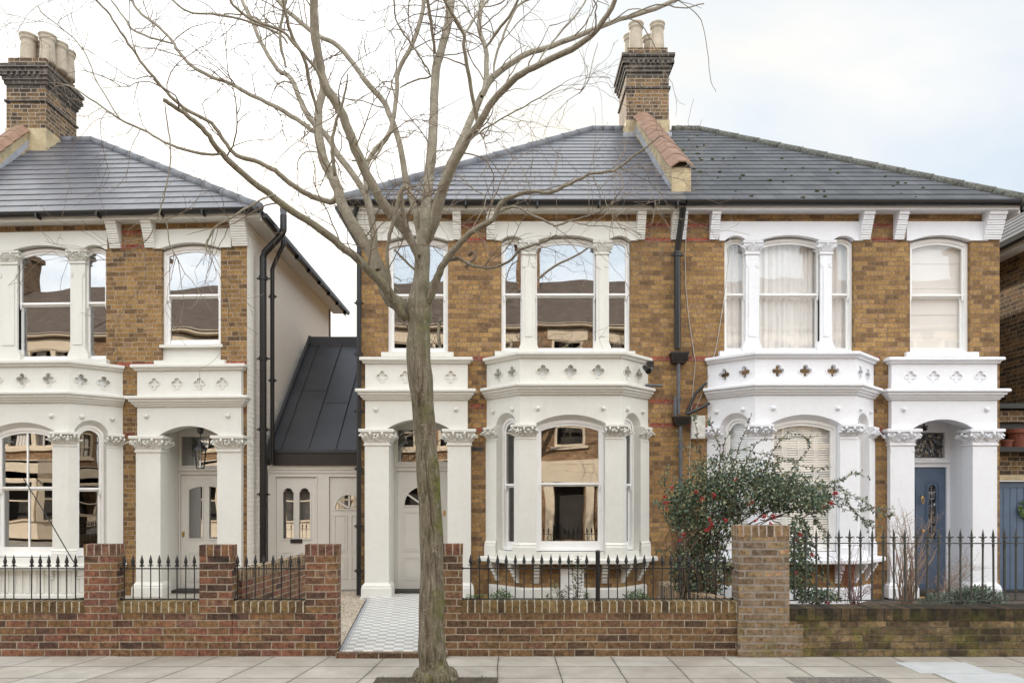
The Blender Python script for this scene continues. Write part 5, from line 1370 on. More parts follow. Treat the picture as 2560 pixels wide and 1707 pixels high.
for bi,(pp,w0,w1,d0,d1) in enumerate(BR_):
    n=len(pp); base=[]
    L=[0]
    for i in range(1,n): L.append(L[-1]+math.dist(pp[i],pp[i-1]))
    for i,(a,b_) in enumerate(pp):
        t=L[i]/L[-1]; Y_=TY+d0+(d1-d0)*t
        base.append(P3(a,b_,Y_))
    sp=smooth_path(base,4); m_=len(sp)
    sp=[p+Vector((rt.gauss(0,.0028),rt.gauss(0,.0028),rt.gauss(0,.0028))) if 0<i<m_-1 else p for i,p in enumerate(sp)]
    rad=[]
    for i in range(m_):
        t=i/(m_-1); Y_=TY+d0+(d1-d0)*t
        w=(w0*WS+(w1*.85-w0*WS)*t**.8)/2*Y_/FPX; rad.append(max(.0018,w*(1+.035*math.sin(i*.8+bi)))*min(1,.62+.1*i))
    mb=MB(); tubeP(mb,sp,rad,14 if w0>25 else (9 if w0>9 else 6),.03 if w0>12 else .02,rt)
    LM.append((mb,w0))
    # side twigs
    tot=sum((sp[i+1]-sp[i]).length for i in range(m_-1))
    kk=int(tot*(4.5 if w0<26 else 2.6))
    for _ in range(kk):
        i=rt.randint(int(m_*.25),m_-2); t=(sp[i+1]-sp[i]).normalized()
        s=t.cross(Vector((rt.uniform(-1,1),rt.uniform(-.8,.8),rt.uniform(-1,1)))).normalized()
        if sp[i].z<3.0 or sp[i].x>1.15+ (0 if sp[i].z<4.6 else -.05): continue
        twig(sp[i],t*.6+s*.75,rt.uniform(.25,1.15),min(.0068,max(.003,rad[i]*.42)),0)
    if w1<=9 and sp[-1].x<1.3:
        for _ in range(2): twig(sp[-1],(sp[-1]-sp[-2])+Vector((rt.uniform(-.03,.03),0,rt.uniform(-.03,.03))),rt.uniform(.25,.6),.003,0)
for mb,w0 in LM:
    build(mb,'limb' if w0>=20 else 'branch',M['bark'],TREE,smooth=True)
build(tw,'twigs',M['twig'],TREE,smooth=True,recalc=False)['kind']='stuff'
# knotted broken branch stub by the upper right
k=MB(); k.tube([P3(1172,640,6.5),P3(1180,630,6.5),P3(1190,636,6.48),P3(1184,650,6.5),P3(1172,655,6.52),P3(1166,668,6.5),P3(1160,664,6.5)],[.012,.016,.014,.013,.016,.014,.008],8); build(k,'knotted_twig',M['twig'],TREE,smooth=True)

# ================================================================= SHRUBS
lfm=[None]
def leafadd(mb,c,d,n,l,w):
    d=d.normalized(); s=d.cross(n)
    if s.length<1e-3: return
    s.normalize(); nn=s.cross(d)
    mb.add([c,c+d*l*.45+s*w*.5+nn*w*.12,c+d*l,c+d*l*.45-s*w*.5+nn*w*.12],[(0,1,2),(0,2,3)],1 if (mb is lfm[0] and rs.random()<.18) else 0)
rs=random.Random(77)
def rv(): return Vector((rs.gauss(0,1),rs.gauss(0,1),rs.gauss(0,1))).normalized()
SY=9.2
BU=thing('berry_bush','large arching evergreen bush with clusters of red berries behind the tall brick pier','shrub',(PX(1760,SY),SY,.05))
lf=MB(); st=MB(); be=MB(); lfm[0]=lf
def spray(path,y0,y1,leafs=True,w=.006,dens=1.0,ls=.046):
    base=[P3(a,b_,y0+(y1-y0)*i/(len(path)-1)) for i,(a,b_) in enumerate(path)]
    sp=smooth_path(base,6); n=len(sp)
    sp=[p+Vector((rs.gauss(0,.006),rs.gauss(0,.01),rs.gauss(0,.006))) for p in sp]
    st.tube(sp,[w*(1-.8*i/n)+.0012 for i in range(n)],5)
    for i in range(int(n*.3),n-1):
        t=(sp[i+1]-sp[i]); tn=t.normalized()
        for _ in range(max(1,int(t.length/.016*dens))):
            s=tn.cross(rv()).normalized(); c=sp[i]+t*rs.random()
            leafadd(lf,c,tn*.7+s,rv()*.6+Vector((0,-.3,.8)),ls*rs.uniform(.6,1.15),ls*.5)
        if rs.random()<.35*dens:
            s=tn.cross(rv()).normalized(); q=sp[i]; L_=rs.uniform(.05,.22); dirn=(tn*.9+s*.8).normalized()
            st.tube([q,q+dirn*L_*.5,q+dirn*L_+Vector((0,0,-.01))],[.003,.002,.001],3)
            for k_ in range(int(L_/.010)):
                c=q+dirn*L_*rs.random(); s2=dirn.cross(rv()).normalized()
                leafadd(lf,c,dirn*.6+s2,rv()*.6+Vector((0,-.3,.8)),ls*rs.uniform(.6,1.1),ls*.5)
tips=[([(1760,1420),(1765,1250),(1750,1130),(1738,1060),(1733,1038)],.9),([(1765,1400),(1790,1230),(1800,1130),(1780,1070),(1775,1045)],.8),
([(1770,1400),(1810,1230),(1850,1110),(1870,1060),(1878,1037)],.6),([(1780,1380),(1850,1200),(1890,1110),(1960,1095),(2045,1092)],.8),
([(1800,1350),(1880,1200),(1960,1150),(2010,1165),(2058,1172)],.9),([(1820,1340),(1900,1200),(1950,1100),(1995,1085),(2030,1110)],.6),
([(1820,1330),(1930,1250),(2040,1220),(2110,1195),(2155,1178)],1.2),([(1850,1320),(1960,1260),(2080,1215),(2150,1250),(2228,1292)],1.1),
([(1860,1320),(2000,1270),(2090,1240),(2150,1290),(2190,1318)],1.0),([(1860,1330),(1990,1270),(2060,1250),(2120,1275),(2200,1268)],.9),
([(1750,1400),(1700,1280),(1672,1230),(1660,1190),(1668,1165)],.9),([(1745,1420),(1690,1330),(1662,1290),(1658,1250)],1.0),([(1745,1440),(1700,1380),(1668,1370),(1662,1420)],.7),
([(1900,1300),(1980,1290),(2020,1330),(2045,1390),(2060,1440)],1.2),([(1930,1300),(1990,1340),(2010,1420),(2050,1480),(2100,1500)],1.2),([(1960,1330),(1985,1400),(1990,1470),(2060,1505)],1.2),
([(1780,1380),(1830,1180),(1870,1150),(1930,1160),(2000,1230)],1.3),([(1790,1360),(1840,1230),(1930,1200),(1990,1210),(2040,1240)],1.4),
([(1760,1380),(1750,1200),(1720,1130),(1700,1100),(1695,1075)],.6),([(1770,1360),(1800,1200),(1830,1130),(1890,1130),(1960,1145),(2010,1150)],.9),
([(1850,1330),(1920,1280),(2000,1270),(2040,1300),(2062,1330)],1.2),([(1765,1380),(1800,1160),(1815,1100),(1830,1075)],.7),([(1820,1300),(1900,1240),(1970,1180),(2000,1150)],1.2),
([(1990,1300),(2060,1270),(2110,1260),(2160,1300),(2180,1320)],.8),([(1980,1300),(2000,1380),(2035,1430),(2080,1460)],1.1)]
for pth,dn in tips:
    spray(pth,SY+rs.uniform(-.15,.2),SY+rs.uniform(-.45,.45),dens=dn)
for (cx_,cy_,rx_,ry_,n_,yy,ry2) in ((1765,1285,92,95,3200,SY,.32),(1870,1235,120,62,2700,SY,.35),(1975,1232,105,52,1900,SY-.05,.3),(1752,1425,84,84,3000,SY,.3),(1998,1390,34,110,1500,SY-.25,.22),(1790,1190,75,55,1000,SY,.25),(1700,1260,42,70,700,SY,.2),(2040,1490,60,22,500,SY-.3,.15),(2040,1262,42,26,420,SY-.3,.2),(1900,1180,60,30,400,SY,.25)):
    for _ in range(n_):
        while True:
            a_,b_,c_=rs.uniform(-1,1),rs.uniform(-1,1),rs.uniform(-1,1)
            if a_*a_+b_*b_+c_*c_<1: break
        # thinner in the low middle so that stems show
        c=P3(cx_+a_*rx_,cy_+b_*ry_,yy+c_*ry2)
        if 1385<cy_+b_*ry_ and cx_<1900 and rs.random()<.3: continue
        leafadd(lf,c,rv()+Vector((0,0,.1)),rv()*.7+Vector((0,-.4,.6)),.050*rs.uniform(.6,1.2),.026)
for _ in range(46):
    a0=rs.uniform(1700,1790); st.tube(smooth_path([P3(a0,1520,SY+rs.uniform(-.2,.2)),P3(a0+rs.uniform(-20,20),1440,SY+rs.uniform(-.25,.25)),P3(a0+rs.uniform(-50,60),1350,SY+rs.uniform(-.3,.3)),P3(a0+rs.uniform(-60,120),1270,SY+rs.uniform(-.3,.3))],4),[.011*(1-i/15) for i in range(13)],5)
for (a0,b0,n_) in ((1785,1238,26),(1910,1292,20),(1768,1325,24),(1665,1255,10),(1661,1243,10),(1664,1268,8),(1775,1300,16),(1815,1300,16),(1934,1290,24),(2088,1233,26),(2062,1268,26),(2077,1257,22),(2000,1337,20),(2031,1388,20),(1680,1220,10),(1710,1335,14),(2070,1506,14),(1990,1430,12),(1740,1230,10),(1755,1248,10),(1882,1255,9),(1925,1310,14),(1700,1350,10),(1780,1312,14),(1890,1300,10),(1838,1198,6),(1992,1345,16),(1870,1260,8)):
    cen=P3(a0,b0,SY-rs.uniform(.28,.42)); be=MB()
    for _ in range(int(n_*1.1)):
        p=cen+rv()*rs.uniform(0,.036); be.blob(p,.0085*rs.uniform(.8,1.2),n=6,rings=4)
    build(be,'berry_cluster',M['berry'],BU,smooth=True)
build(lf,'foliage',[M['leaf'],M['leafpale']],BU,recalc=False); build(st,'stems',M['stem'],BU,smooth=True,recalc=False)

def bare(name,label,px_,y_,tips_,mat,n=26,wbase=.008,seed=1,py0=1530,kink=.5):
    global rt,tw
    T=thing(name,label,'shrub',(PX(px_,y_),y_,.05)); old=tw; tw=MB(); rt=random.Random(seed)
    for i in range(n):
        a,b_=rt.choice(tips_); a+=rt.uniform(-18,18); b_+=rt.uniform(-14,14); s0=px_+rt.uniform(-16,16)
        yy=y_+rt.uniform(-.25,.25)
        pth=[P3(s0,py0,y_),P3(s0+(a-s0)*.25+rt.uniform(-10,10),py0+(b_-py0)*.4,y_+(yy-y_)*.4),P3(s0+(a-s0)*.6+rt.uniform(-12,12),py0+(b_-py0)*.72,y_+(yy-y_)*.7),P3(a,b_,yy)]
        sp=smooth_path(pth,6); sp=[p+Vector((rt.gauss(0,.005),rt.gauss(0,.005),rt.gauss(0,.004))) for p in sp]
        tw.tube(sp,[wbase*(1-.85*j/len(sp)) for j in range(len(sp))],5)
        for j in range(6,len(sp)-1):
            if rt.random()<kink:
                t=(sp[j+1]-sp[j]).normalized(); s=t.cross(Vector((rt.uniform(-1,1),rt.uniform(-1,1),rt.uniform(-1,1)))).normalized()
                twig(sp[j],t*.6+s,rt.uniform(.06,.22),.0025,1)
    build(tw,'stems',M[mat],T,smooth=True,recalc=False); tw=old; return T
bare('bare_shrub','tallest pale leafless twiggy shrub, behind the railings in front of the blue door',2265,9.0,[(2215,1300),(2250,1280),(2290,1300),(2330,1290),(2350,1340),(2210,1370),(2320,1380),(2260,1340),(2235,1310)],'drystem',34,seed=3)
bare('bare_shrub','low spreading bare tan shrub at the foot of the right porch pillar',2350,8.9,[(2400,1400),(2430,1395),(2455,1430),(2380,1440),(2330,1450),(2410,1450),(2450,1400)],'drystem',26,.005,seed=4)
bare('dogwood','thin red-stemmed leafless shrub behind the railings below the white bay window',2130,8.8,[(2070,1370),(2090,1400),(2130,1340),(2160,1360),(2190,1330),(2060,1450),(2200,1430),(2230,1420),(2110,1400),(2180,1460)],'redstem',34,.004,seed=6,kink=.2)
def bushy(name,label,cx_,cy_,rx_,ry_,y_,n,mat,l,w,up=.2,ryd=None):
    T=thing(name,label,'plant',(PX(cx_,y_),y_,.05)); g=MB(); s_=MB(); ryd=ryd or rx_*y_/FPX*.8
    for _ in range(n):
        while True:
            a,b_,c=rs.uniform(-1,1),rs.uniform(-1,1),rs.uniform(-1,1)
            if a*a+b_*b_+c*c<1: break
        lump=1+.15*math.sin(a*7+c*5)
        p=P3(cx_+a*rx_*lump,cy_+b_*ry_*lump,y_+c*ryd); o=Vector((a,c,-b_))
        leafadd(g,p,o*.9+rv()*.7+Vector((0,0,up)),rv(),l*rs.uniform(.6,1.2),w)
    for i in range(8): s_.tube([P3(cx_+rs.uniform(-5,5),1545,y_),P3(cx_+rs.uniform(-.5,.5)*rx_,cy_+ry_*.3,y_)],[.006,.003],5)
    build(g,'foliage',M[mat],T,recalc=False); build(s_,'stems',M['stem'],T); return T
bushy('box_shrub','small dark green rounded shrub behind the railings at the left of the off-white bay',1252,1500,32,26,8.7,1300,'leafg',.026,.012)
bushy('box_shrub','small dark green rounded shrub behind the railings right of the round post',1592,1500,34,24,8.7,1300,'leafg',.026,.012)
bushy('sage_bush','low grey-green felty bush behind the tall railings at the right',2440,1500,72,30,8.6,2200,'leafsage',.06,.018,.3)
bushy('sage_bush','small grey-green low bush below the bare shrubs, left of the bigger grey-green bush',2345,1505,45,22,8.5,800,'leafsage',.045,.014,.3)
def fern(name,label,cx_,y_,n,h,mat='leafg',spread=.2,base=1510):
    T=thing(name,label,'plant',(PX(cx_,y_),y_,.05)); g=MB()
    o=P3(cx_,base,y_)
    for i in range(n):
        a=rs.uniform(0,6.28); sp=rs.uniform(.3,1)*spread; hh=h*rs.uniform(.6,1); pts=[o+Vector((math.cos(a)*sp*t,math.sin(a)*sp*t,hh*(1-(1-t)**2)-.05*t*t)) for t in [j/9 for j in range(10)]]
        g.tube(pts,.0018,3)
        for j in range(1,9):
            t=(pts[j+1]-pts[j-1]).normalized(); s=t.cross(Vector((0,0,1))).normalized()
            for sg in (-1,1):
                for q in (0,.5): leafadd(g,pts[j].lerp(pts[j+1],q),s*sg+t*.4,Vector((0,0,1)),.05*(1-j/11),.010)
    build(g,'fronds',M[mat],T,recalc=False)
fern('fern','feathery green fern behind the railings beside the gate pier',1186,8.6,16,.16,spread=.20)
fern('fern','tiny fern behind the railings under the first bay bracket',1345,8.7,8,.10,spread=.12)
def tallplant(cx_,y_,tips_,label):
    T=thing('leafy_shrub',label,'plant',(PX(cx_,y_),y_,.05)); g=MB(); s_=MB()
    for (a,b_) in tips_:
        p0=P3(cx_,1540,y_); p1=P3(a,b_,y_+rs.uniform(-.1,.1)); mid=p0.lerp(p1,.5)+Vector(((p1.x-p0.x)*.25,0,.02)); sp=smooth_path([p0,mid,p1],8); s_.tube(sp,[.004*(1-.7*i/len(sp)) for i in range(len(sp))],5)
        for i in range(2,len(sp)-1):
            t=(sp[i+1]-sp[i]).normalized()
            for _ in range(3):
                s=t.cross(rv()).normalized(); leafadd(g,sp[i],s+t*.5+Vector((0,0,-.1)),Vector((0,-.3,1)),.085*rs.uniform(.6,1),.022)
    build(g,'leaves',M['leafthin'],T,recalc=False); build(s_,'stems',M['redstem'],T)
tallplant(1440,8.7,[(1445,1388),(1430,1400),(1455,1415),(1385,1462),(1400,1478),(1418,1465),(1470,1485),(1365,1490),(1440,1440)],'upright leafy young shrub with reddish tips in front of the small white panel')

# ================================================================= FITTINGS
LT=thing('porch_lantern','black glass lantern hanging on a rod in the left house porch','lantern',(PX(501,11.75),11.75,PZ(1171,11.75)))
lx,ly=PX(501,11.75),11.75; zt_=PZ(1080,ly); zb_=PZ(1171,ly); zr_=PZ(1122,ly)
k=MB(); k.tube([(lx,ly,zr_+.10),(lx,ly,zt_+.12)],.006,8); k.lathe((lx,ly,zt_-.03),[(.05,.10),(.05,.03),(.02,0)],12); build(k,'rod',M['black'],LT)
k=MB(); k.lathe((lx,ly,zr_-.01),[(.11,0),(.105,.012),(.045,.075),(.035,.085),(.03,.11),(.012,.13)],6)
for i in range(6):
    a=math.pi/3*i; k.tube([(lx+.095*math.cos(a),ly+.095*math.sin(a),zr_),(lx+.062*math.cos(a),ly+.062*math.sin(a),zb_+.01)],.006,5)
k.lathe((lx,ly,zb_-.005),[(.066,0),(.066,.014),(.02,.016)],6); build(k,'lantern_frame',M['black'],LT)
k=MB(); k.lathe((lx,ly,zb_+.01),[(.055,0),(.085,zr_-zb_-.012)],6); build(k,'lantern_glass',M['glassR'],LT)
k=MB(); k.tube([(lx,ly,zb_+.01),(lx,ly,zb_+.13)],.014,10); build(k,'candle',M['curtain'],LT)
PLm=thing('porch_light','small black porch light under the right house arch','light',(PX(2310,11.9),11.9,PZ(1076,11.9)))
k=MB(); q=P3(2310,1072,11.9); k.tube([q,q+Vector((0,0,.09))],.012,8); k.lathe((q.x,q.y,q.z-.03),[(.03,0),(.055,.03),(.05,.045),(.015,.06)],12); k.box(q.x-.09,q.x+.05,q.y-.03,q.y+.03,q.z+.03,q.z+.05); build(k,'fitting',M['black'],PLm)

def curtain(x0,x1,z0,z1,y,label,folds,amp=.018,seed=0,mat='curtain'):
    rn=random.Random(seed); n=int(folds*10); k=MB(); v=[];f=[]
    ph=rn.uniform(0,6); 
    for j,(zz,s) in enumerate(((z0,1.0),((z0+z1)/2,.9),(z1,.6))):
        for i in range(n+1):
            t=i/n; a=amp*s*(math.sin(t*folds*6.28+ph+.8*math.sin(t*9+ph))+.35*math.sin(t*folds*14+1))
            v.append((x0+(x1-x0)*t+.004*math.sin(i*1.7+j),y+a,zz))
    for j in range(2):
        for i in range(n): f.append((j*(n+1)+i,j*(n+1)+i+1,(j+1)*(n+1)+i+1,(j+1)*(n+1)+i))
    k.add(v,f); m_=len(k.v)
    k.add([(a,b_+.004,c) for a,b_,c in v],[tuple(reversed(q)) for q in f])
    build(k,'curtain' if mat=='curtain' else 'blind',M[mat],None,smooth=True,label=label,cat='curtain',recalc=False)
t3=cr['triple']
curtain(t3[0]+.03,t3[1]+.02,4.0,5.76,YW+.20,'narrow white curtain in the left light of the right house upstairs triple window',3.5,seed=1)
curtain(t3[2]-.02,(t3[2]+t3[3])/2+.09,4.0,5.78,YW+.20,'left white curtain in the wide middle light of the right house upstairs triple window',6,seed=2)
curtain((t3[2]+t3[3])/2+.07,t3[3]+.02,4.0,5.78,YW+.215,'right white curtain in the wide middle light of the right house upstairs triple window',5.5,seed=3)
curtain(t3[4]-.02,t3[5]-.02,4.0,5.76,YW+.20,'narrow white curtain in the right light of the right house upstairs triple window',3.5,seed=4)
k=MB(); s1=cr['single']; zz=4.0
for i,h in enumerate((.22,.36,.42,.40,.38)):
    k.box(s1[0]+.04,s1[1]-.04,YW+.185+.003*(i%2),YW+.19+.003*(i%2),zz,zz+h-.004); k.tube([(s1[0]+.04,YW+.183,zz+h-.002),(s1[1]-.04,YW+.183,zz+h-.002)],.004,6); zz+=h
build(k,'roman_blind',M['blind'],None,label='cream folded roman blind in the single upstairs window of the right house',cat='blind')
def louvre(F,u0,u1,z0,z1,rise,d,label,panels,zmid):
    T=thing('window_shutter',label,'shutter',(F[0]+F[2]*(u0+u1)/2-F[3]*0,F[1]+F[3]*(u0+u1)/2-F[2]*d,z0))
    w=(u1-u0)/panels
    for i in range(panels):
        a,b_=u0+w*i,u0+w*(i+1)-.004; k=MB()
        for (p,q) in ((z0,zmid),(zmid+.004,z1)):
            k.plate(F,rect(a,b_,p,q),[rect(a+.035,b_-.035,p+.05,q-.05)],d-.02,d)
            n=int((q-p-.1)/.036)
            for j in range(n):
                c=p+.05+(j+.5)*(q-p-.1)/n
                ox,oy,ux,uy=F; nx,ny=uy,-ux
                pts=[]
                for uu in (a+.033,b_-.033):
                    for (dd,dz) in ((d-.002,-.016),(d-.018,.014),(d-.022,.010),(d-.006,-.019)):
                        pts.append((ox+ux*uu+nx*dd,oy+uy*uu+ny*dd,c+dz))
                k.add(pts,[(0,1,2,3),(4,5,6,7),(0,1,5,4),(1,2,6,5),(2,3,7,6),(3,0,4,7)])
        build(k,'louvre_panel',M['shutter'],T)
A=(cr['bay'][0],YW);B=(cr['bay'][1],YW-.56);C=(cr['bay'][2],YW-.56);E=(cr['bay'][3],YW)
FL,LL=seg(A,B);FF,LF=seg(B,C);FRt,LR=seg(C,E)
louvre(FF,.27,LF-.27,.90,2.86,.1,-.20,'cream louvred shutters in the centre light of the right house bay window',4,1.74)
louvre(FL,.26,LL-.12,.90,2.86,.1,-.20,'cream louvred shutters in the left light of the right house bay window',1,1.74)
louvre(FRt,.12,LR-.26,.90,2.86,.1,-.20,'cream louvred shutters in the right light of the right house bay window',1,1.74)
# net curtain behind the left side pane of the middle bay window is not seen; leave rooms dark

# ================================================================= OPPOSITE SIDE OF THE STREET (seen in the panes)
def opp(x0,w,label,seed):
    T=thing('terraced_house',label,'house',(x0+w/2,-3.6,0),'houses across the street'); yf=-3.6; n=(0.0,yf,-1.0,0.0)   # u = -x , faces +y
    F=(0.0,yf,-1.0,0.0); h=7.85
    W0,W1=-(x0+w),-x0
    tri=(W0+w*.10,W0+w*.58); sg=(W0+w*.70,W0+w*.88)
    rows=((3.45,4.75),(6.0,7.4))
    hl=[rect(q[0],q[1],z0,z1) for q in (tri,sg) for z0,z1 in rows]+[rect(tri[0]+.1,tri[1]-.1,.8,2.3),rect(sg[0],sg[1],.1,2.1)]
    b=MB(); b.plate(F,rect(W0,W1,0,h),hl,-.25,0)
    b.box(x0,x0+.2,yf-7,yf-.25,0,h); b.box(x0+w-.2,x0+w,yf-7,yf-.25,0,h); b.box(x0,x0+w,yf-7.2,yf-7,0,h); build(b,'wall',M['oppbrick'],T)
    b=MB(); b.plate(F,rect(W0+.1,W0+w*.62,7.36,7.75),[],.001,.05); b.plate(F,rect(sg[0]-.15,sg[1]+.15,7.36,7.75),[],.001,.05); b.box(x0,x0+w,yf,yf+.35,h-.02,h+.10)
    for a,c in (tri,sg):
        for z0,z1 in rows:
            n_=3 if a==tri[0] else 1
            for i in range(n_):
                a1=a+(c-a)*i/n_; c1=a+(c-a)*(i+1)/n_
                b.plate(F,rect(a1,c1,z0,z1),[rect(a1+.09,c1-.09,z0+.09,(z0+z1)/2-.03),rect(a1+.09,c1-.09,(z0+z1)/2+.03,z1-.08)],-.12,.012)
            b.plate(F,rect(a-.12,c+.12,z0-.10,z0),[],.001,.14)
    b.plate(F,rect(sg[0]-.5,sg[1]+.5,2.1,2.95),[],.001,.25)
    for i in range(3): b.plate(F,rect(sg[0]-.35+i*.6,sg[0]+.1+i*.6,2.55,2.85),[rect(sg[0]-.32+i*.6,sg[0]+.07+i*.6,2.58,2.82)],.251,.27)
    for e in (sg[0]-.35,sg[1]+.05): b.plate(F,rect(e,e+.3,.1,2.1),[],.001,.24)
    xa,xb=-(tri[1]+.15),-(tri[0]-.15)
    pl=[(xb,yf),(xb-.5,yf+.6),(xa+.5,yf+.6),(xa,yf)]
    b.prism(pl,2.3,2.98); b.prism(pl,.1,.75)
    b.sweep(pl[::-1],[(0,2.35),(.12,2.45),(.12,2.55),(0,2.55)]); b.sweep(pl[::-1],[(0,2.9),(.08,2.95),(.08,3.02),(0,3.02)])
    for (p,q) in zip(pl[:-1],pl[1:]):
        L=math.dist(p,q); Fq=(p[0],p[1],(q[0]-p[0])/L,(q[1]-p[1])/L); b.plate(Fq,rect(0,L,.75,2.3),[rect(.2,L-.2,.8,1.5),rect(.2,L-.2,1.55,2.2)],0,.12)
    build(b,'stucco_trim',M['cream'],T)
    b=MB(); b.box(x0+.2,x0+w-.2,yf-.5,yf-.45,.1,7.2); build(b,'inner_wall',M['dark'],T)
    b=MB()
    for zz_,hh in ((3.5,1.2),(6.05,1.3)): 
        for i in range(int((tri[1]-tri[0])/.09)): 
            if (i//4)%2==0: b.box(-(tri[0]+i*.09)-.07,-(tri[0]+i*.09),yf-.3,yf-.25,zz_,zz_+hh)
    build(b,'curtains',M['curtain'],T)
    b=MB(); b.add([(x0-.1,yf+.4,h+.05),(x0+w+.1,yf+.4,h+.05),(x0+w+.1,yf-4,h+2.9),(x0-.1,yf-4,h+2.9),(x0-.1,yf-7.6,h+.2),(x0+w+.1,yf-7.6,h+.2)],[(0,1,2,3),(3,2,5,4),(0,3,4),(1,5,2)]); build(b,'roof',M['opproof'],T)
    b=MB(); b.box(x0+w-.4,x0+w+.5,yf-4.6,yf-3.3,h+1.5,h+4.6); b.box(x0+w-.5,x0+w+.6,yf-4.7,yf-3.2,h+4.3,h+4.5); c_=build(b,'chimney',M['oppbrick'],T)
    for i in range(3):
        q=MB(); q.lathe((x0+w+.05,yf-4.4+i*.45,h+4.6),[(.15,0),(.12,.5),(.15,.6)],10); build(q,'chimney_pot',M['pot'],c_)
for i,(xx,lb) in enumerate(((-30.0,'brick house across the street, far end to the left'),(-23.8,'brick house across the street, next to the far left end'),(-17.6,'brick house across the street, third from the far left end'),(-11.4,'brick house across the street, fourth from the far left end'),(-5.2,'brick house across the street directly behind the viewpoint, left'),(1.0,'brick house across the street directly behind the viewpoint, right'),(7.2,'brick house across the street, second from the right'),(13.4,'brick house across the street, furthest right'))):
    opp(xx,6.1,lb,i)
def mirrortree(x,y,rz,s,label):
    c=TREE.copy(); COL.objects.link(c); c.location=(x,y,0); c.rotation_euler=(0,0,rz); c.scale=(s,s,s); c['label']=label; c['group']='bare street trees on the far pavement'
    for ch in list(TREE.children):
        d=ch.copy(); COL.objects.link(d); d.parent=c
mirrortree(-4.5,-2.2,2.2,1.0,'bare street tree on the far pavement behind the viewpoint, left')
mirrortree(-11.0,-2.4,4.0,1.05,'bare street tree on the far pavement, furthest left')
mirrortree(.6,-2.6,3.3,1.1,'bare street tree on the far pavement directly behind the viewpoint')
mirrortree(4.8,-2.2,.6,.95,'bare street tree on the far pavement behind the viewpoint, right')

# ================================================================= LIGHT, SKY, CAMERA
SAZ=R(-19); SEL=R(26)
sd=Vector((math.sin(SAZ)*math.cos(SEL),math.cos(SAZ)*math.cos(SEL),math.sin(SEL)))
ld=bpy.data.lights.new('Sun','SUN'); ld.energy=3.2; ld.angle=R(.6); ld.color=(1.0,.88,.74)
lo=bpy.data.objects.new('Sun',ld); COL.objects.link(lo); lo.rotation_euler=(-sd).to_track_quat('-Z','Y').to_euler(); lo.location=(0,0,30)
w=bpy.data.worlds.new('World'); sc.world=w; w.use_nodes=True; nt=w.node_tree; nt.nodes.clear()
def wn(ty,**k):
    nd=nt.nodes.new('ShaderNode'+ty)
    for a,b_ in k.items(): setattr(nd,a,b_)
    return nd
out=wn('OutputWorld'); bg=wn('Background'); nt.links.new(bg.outputs[0],out.inputs[0])
sky=wn('TexSky',sky_type='NISHITA',sun_disc=False,sun_elevation=SEL,sun_rotation=SAZ,air_density=1.0,dust_density=2.0,ozone_density=1.0)
tc=wn('TexCoord'); sep=wn('SeparateXYZ'); nt.links.new(tc.outputs['Generated'],sep.inputs[0])
def wm(op,a,b_=None,clamp=False):
    nd=wn('Math',operation=op,use_clamp=clamp)
    for i,v in enumerate((a,b_)):
        if v is None: continue
        if isinstance(v,(int,float)): nd.inputs[i].default_value=v
        else: nt.links.new(v,nd.inputs[i])
    return nd.outputs[0]
zc=wm('ADD',wm('MAXIMUM',sep.outputs[2],0.0),.22)
cx_=wm('DIVIDE',sep.outputs[0],zc); cy_=wm('DIVIDE',sep.outputs[1],zc)
cmb=wn('CombineXYZ'); nt.links.new(cx_,cmb.inputs[0]); nt.links.new(cy_,cmb.inputs[1])
nz=wn('TexNoise'); nz.inputs['Scale'].default_value=.85; nz.inputs['Detail'].default_value=9; nz.inputs['Roughness'].default_value=.52; nz.inputs['Distortion'].default_value=.3; nt.links.new(cmb.outputs[0],nz.inputs['Vector'])
cr_=wn('ValToRGB'); cr_.color_ramp.elements[0].position=.43; cr_.color_ramp.elements[1].position=.61; nt.links.new(nz.outputs[0],cr_.inputs[0])
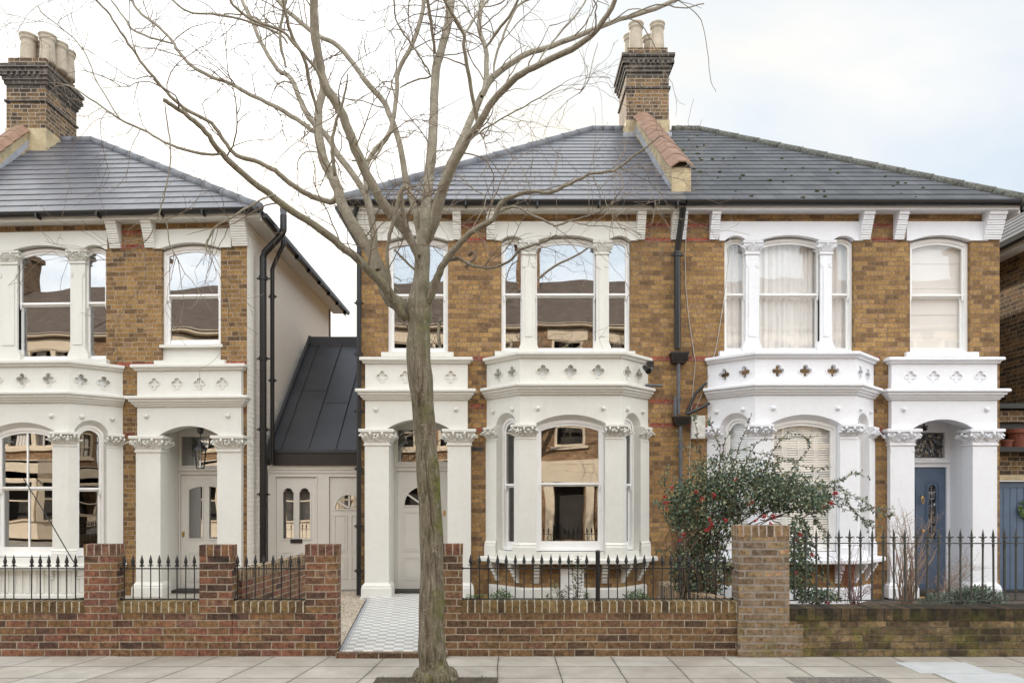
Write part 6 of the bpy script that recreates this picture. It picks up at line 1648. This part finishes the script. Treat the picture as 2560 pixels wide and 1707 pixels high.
# cloud brightness: extra added behind the camera to light the shaded fronts, some around the sun
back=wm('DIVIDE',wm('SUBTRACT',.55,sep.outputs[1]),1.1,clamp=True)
dot=wn('VectorMath',operation='DOT_PRODUCT'); nt.links.new(tc.outputs['Generated'],dot.inputs[0]); dot.inputs[1].default_value=sd
glow=wm('POWER',wm('MAXIMUM',dot.outputs['Value'],0.0),22.0)
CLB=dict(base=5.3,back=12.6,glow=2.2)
zen=wm('MULTIPLY',wm('MULTIPLY',wm('DIVIDE',wm('SUBTRACT',sep.outputs[2],.58),.12,clamp=True),wm('POWER',wm('MAXIMUM',dot.outputs['Value'],0.0),5.0)),26.0)  # added brightness above the frame, so the left roof slates reflect more
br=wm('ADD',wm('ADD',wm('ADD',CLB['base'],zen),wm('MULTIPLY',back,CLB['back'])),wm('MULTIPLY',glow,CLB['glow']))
cc=wn('CombineColor'); 
gl2=wm('POWER',wm('MAXIMUM',dot.outputs['Value'],0.0),9.0)
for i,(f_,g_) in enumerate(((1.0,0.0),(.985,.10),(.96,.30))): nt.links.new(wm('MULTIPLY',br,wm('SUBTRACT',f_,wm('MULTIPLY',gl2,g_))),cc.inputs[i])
# clear gaps: a pale veil over the physical sky
veil=wn('Mix',data_type='RGBA'); veil.inputs[0].default_value=.9; nt.links.new(sky.outputs[0],veil.inputs[6])
vc=wn('CombineColor'); 
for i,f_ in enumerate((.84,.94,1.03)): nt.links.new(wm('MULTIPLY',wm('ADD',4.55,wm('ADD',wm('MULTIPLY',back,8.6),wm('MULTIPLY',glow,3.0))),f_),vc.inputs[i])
nt.links.new(vc.outputs[0],veil.inputs[7])
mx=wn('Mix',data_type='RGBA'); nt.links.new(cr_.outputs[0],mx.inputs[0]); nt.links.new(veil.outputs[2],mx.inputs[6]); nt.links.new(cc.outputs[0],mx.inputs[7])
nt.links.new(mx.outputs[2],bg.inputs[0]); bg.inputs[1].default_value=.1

cd=bpy.data.cameras.new('Camera'); cam=bpy.data.objects.new('Camera',cd); COL.objects.link(cam)
cam.location=(0,0,CH); cam.rotation_euler=(R(90),0,0); cd.sensor_fit='HORIZONTAL'; cd.sensor_width=36; cd.lens=36*FPX/2560
cd.shift_x=(1280-CX)/2560; cd.shift_y=(CY-853.5)/2560; cd.clip_start=.05; cd.clip_end=1000
sc.camera=cam
vs=sc.view_settings; vs.view_transform='Standard'; vs.look='None'; vs.exposure=1.0; vs.gamma=1
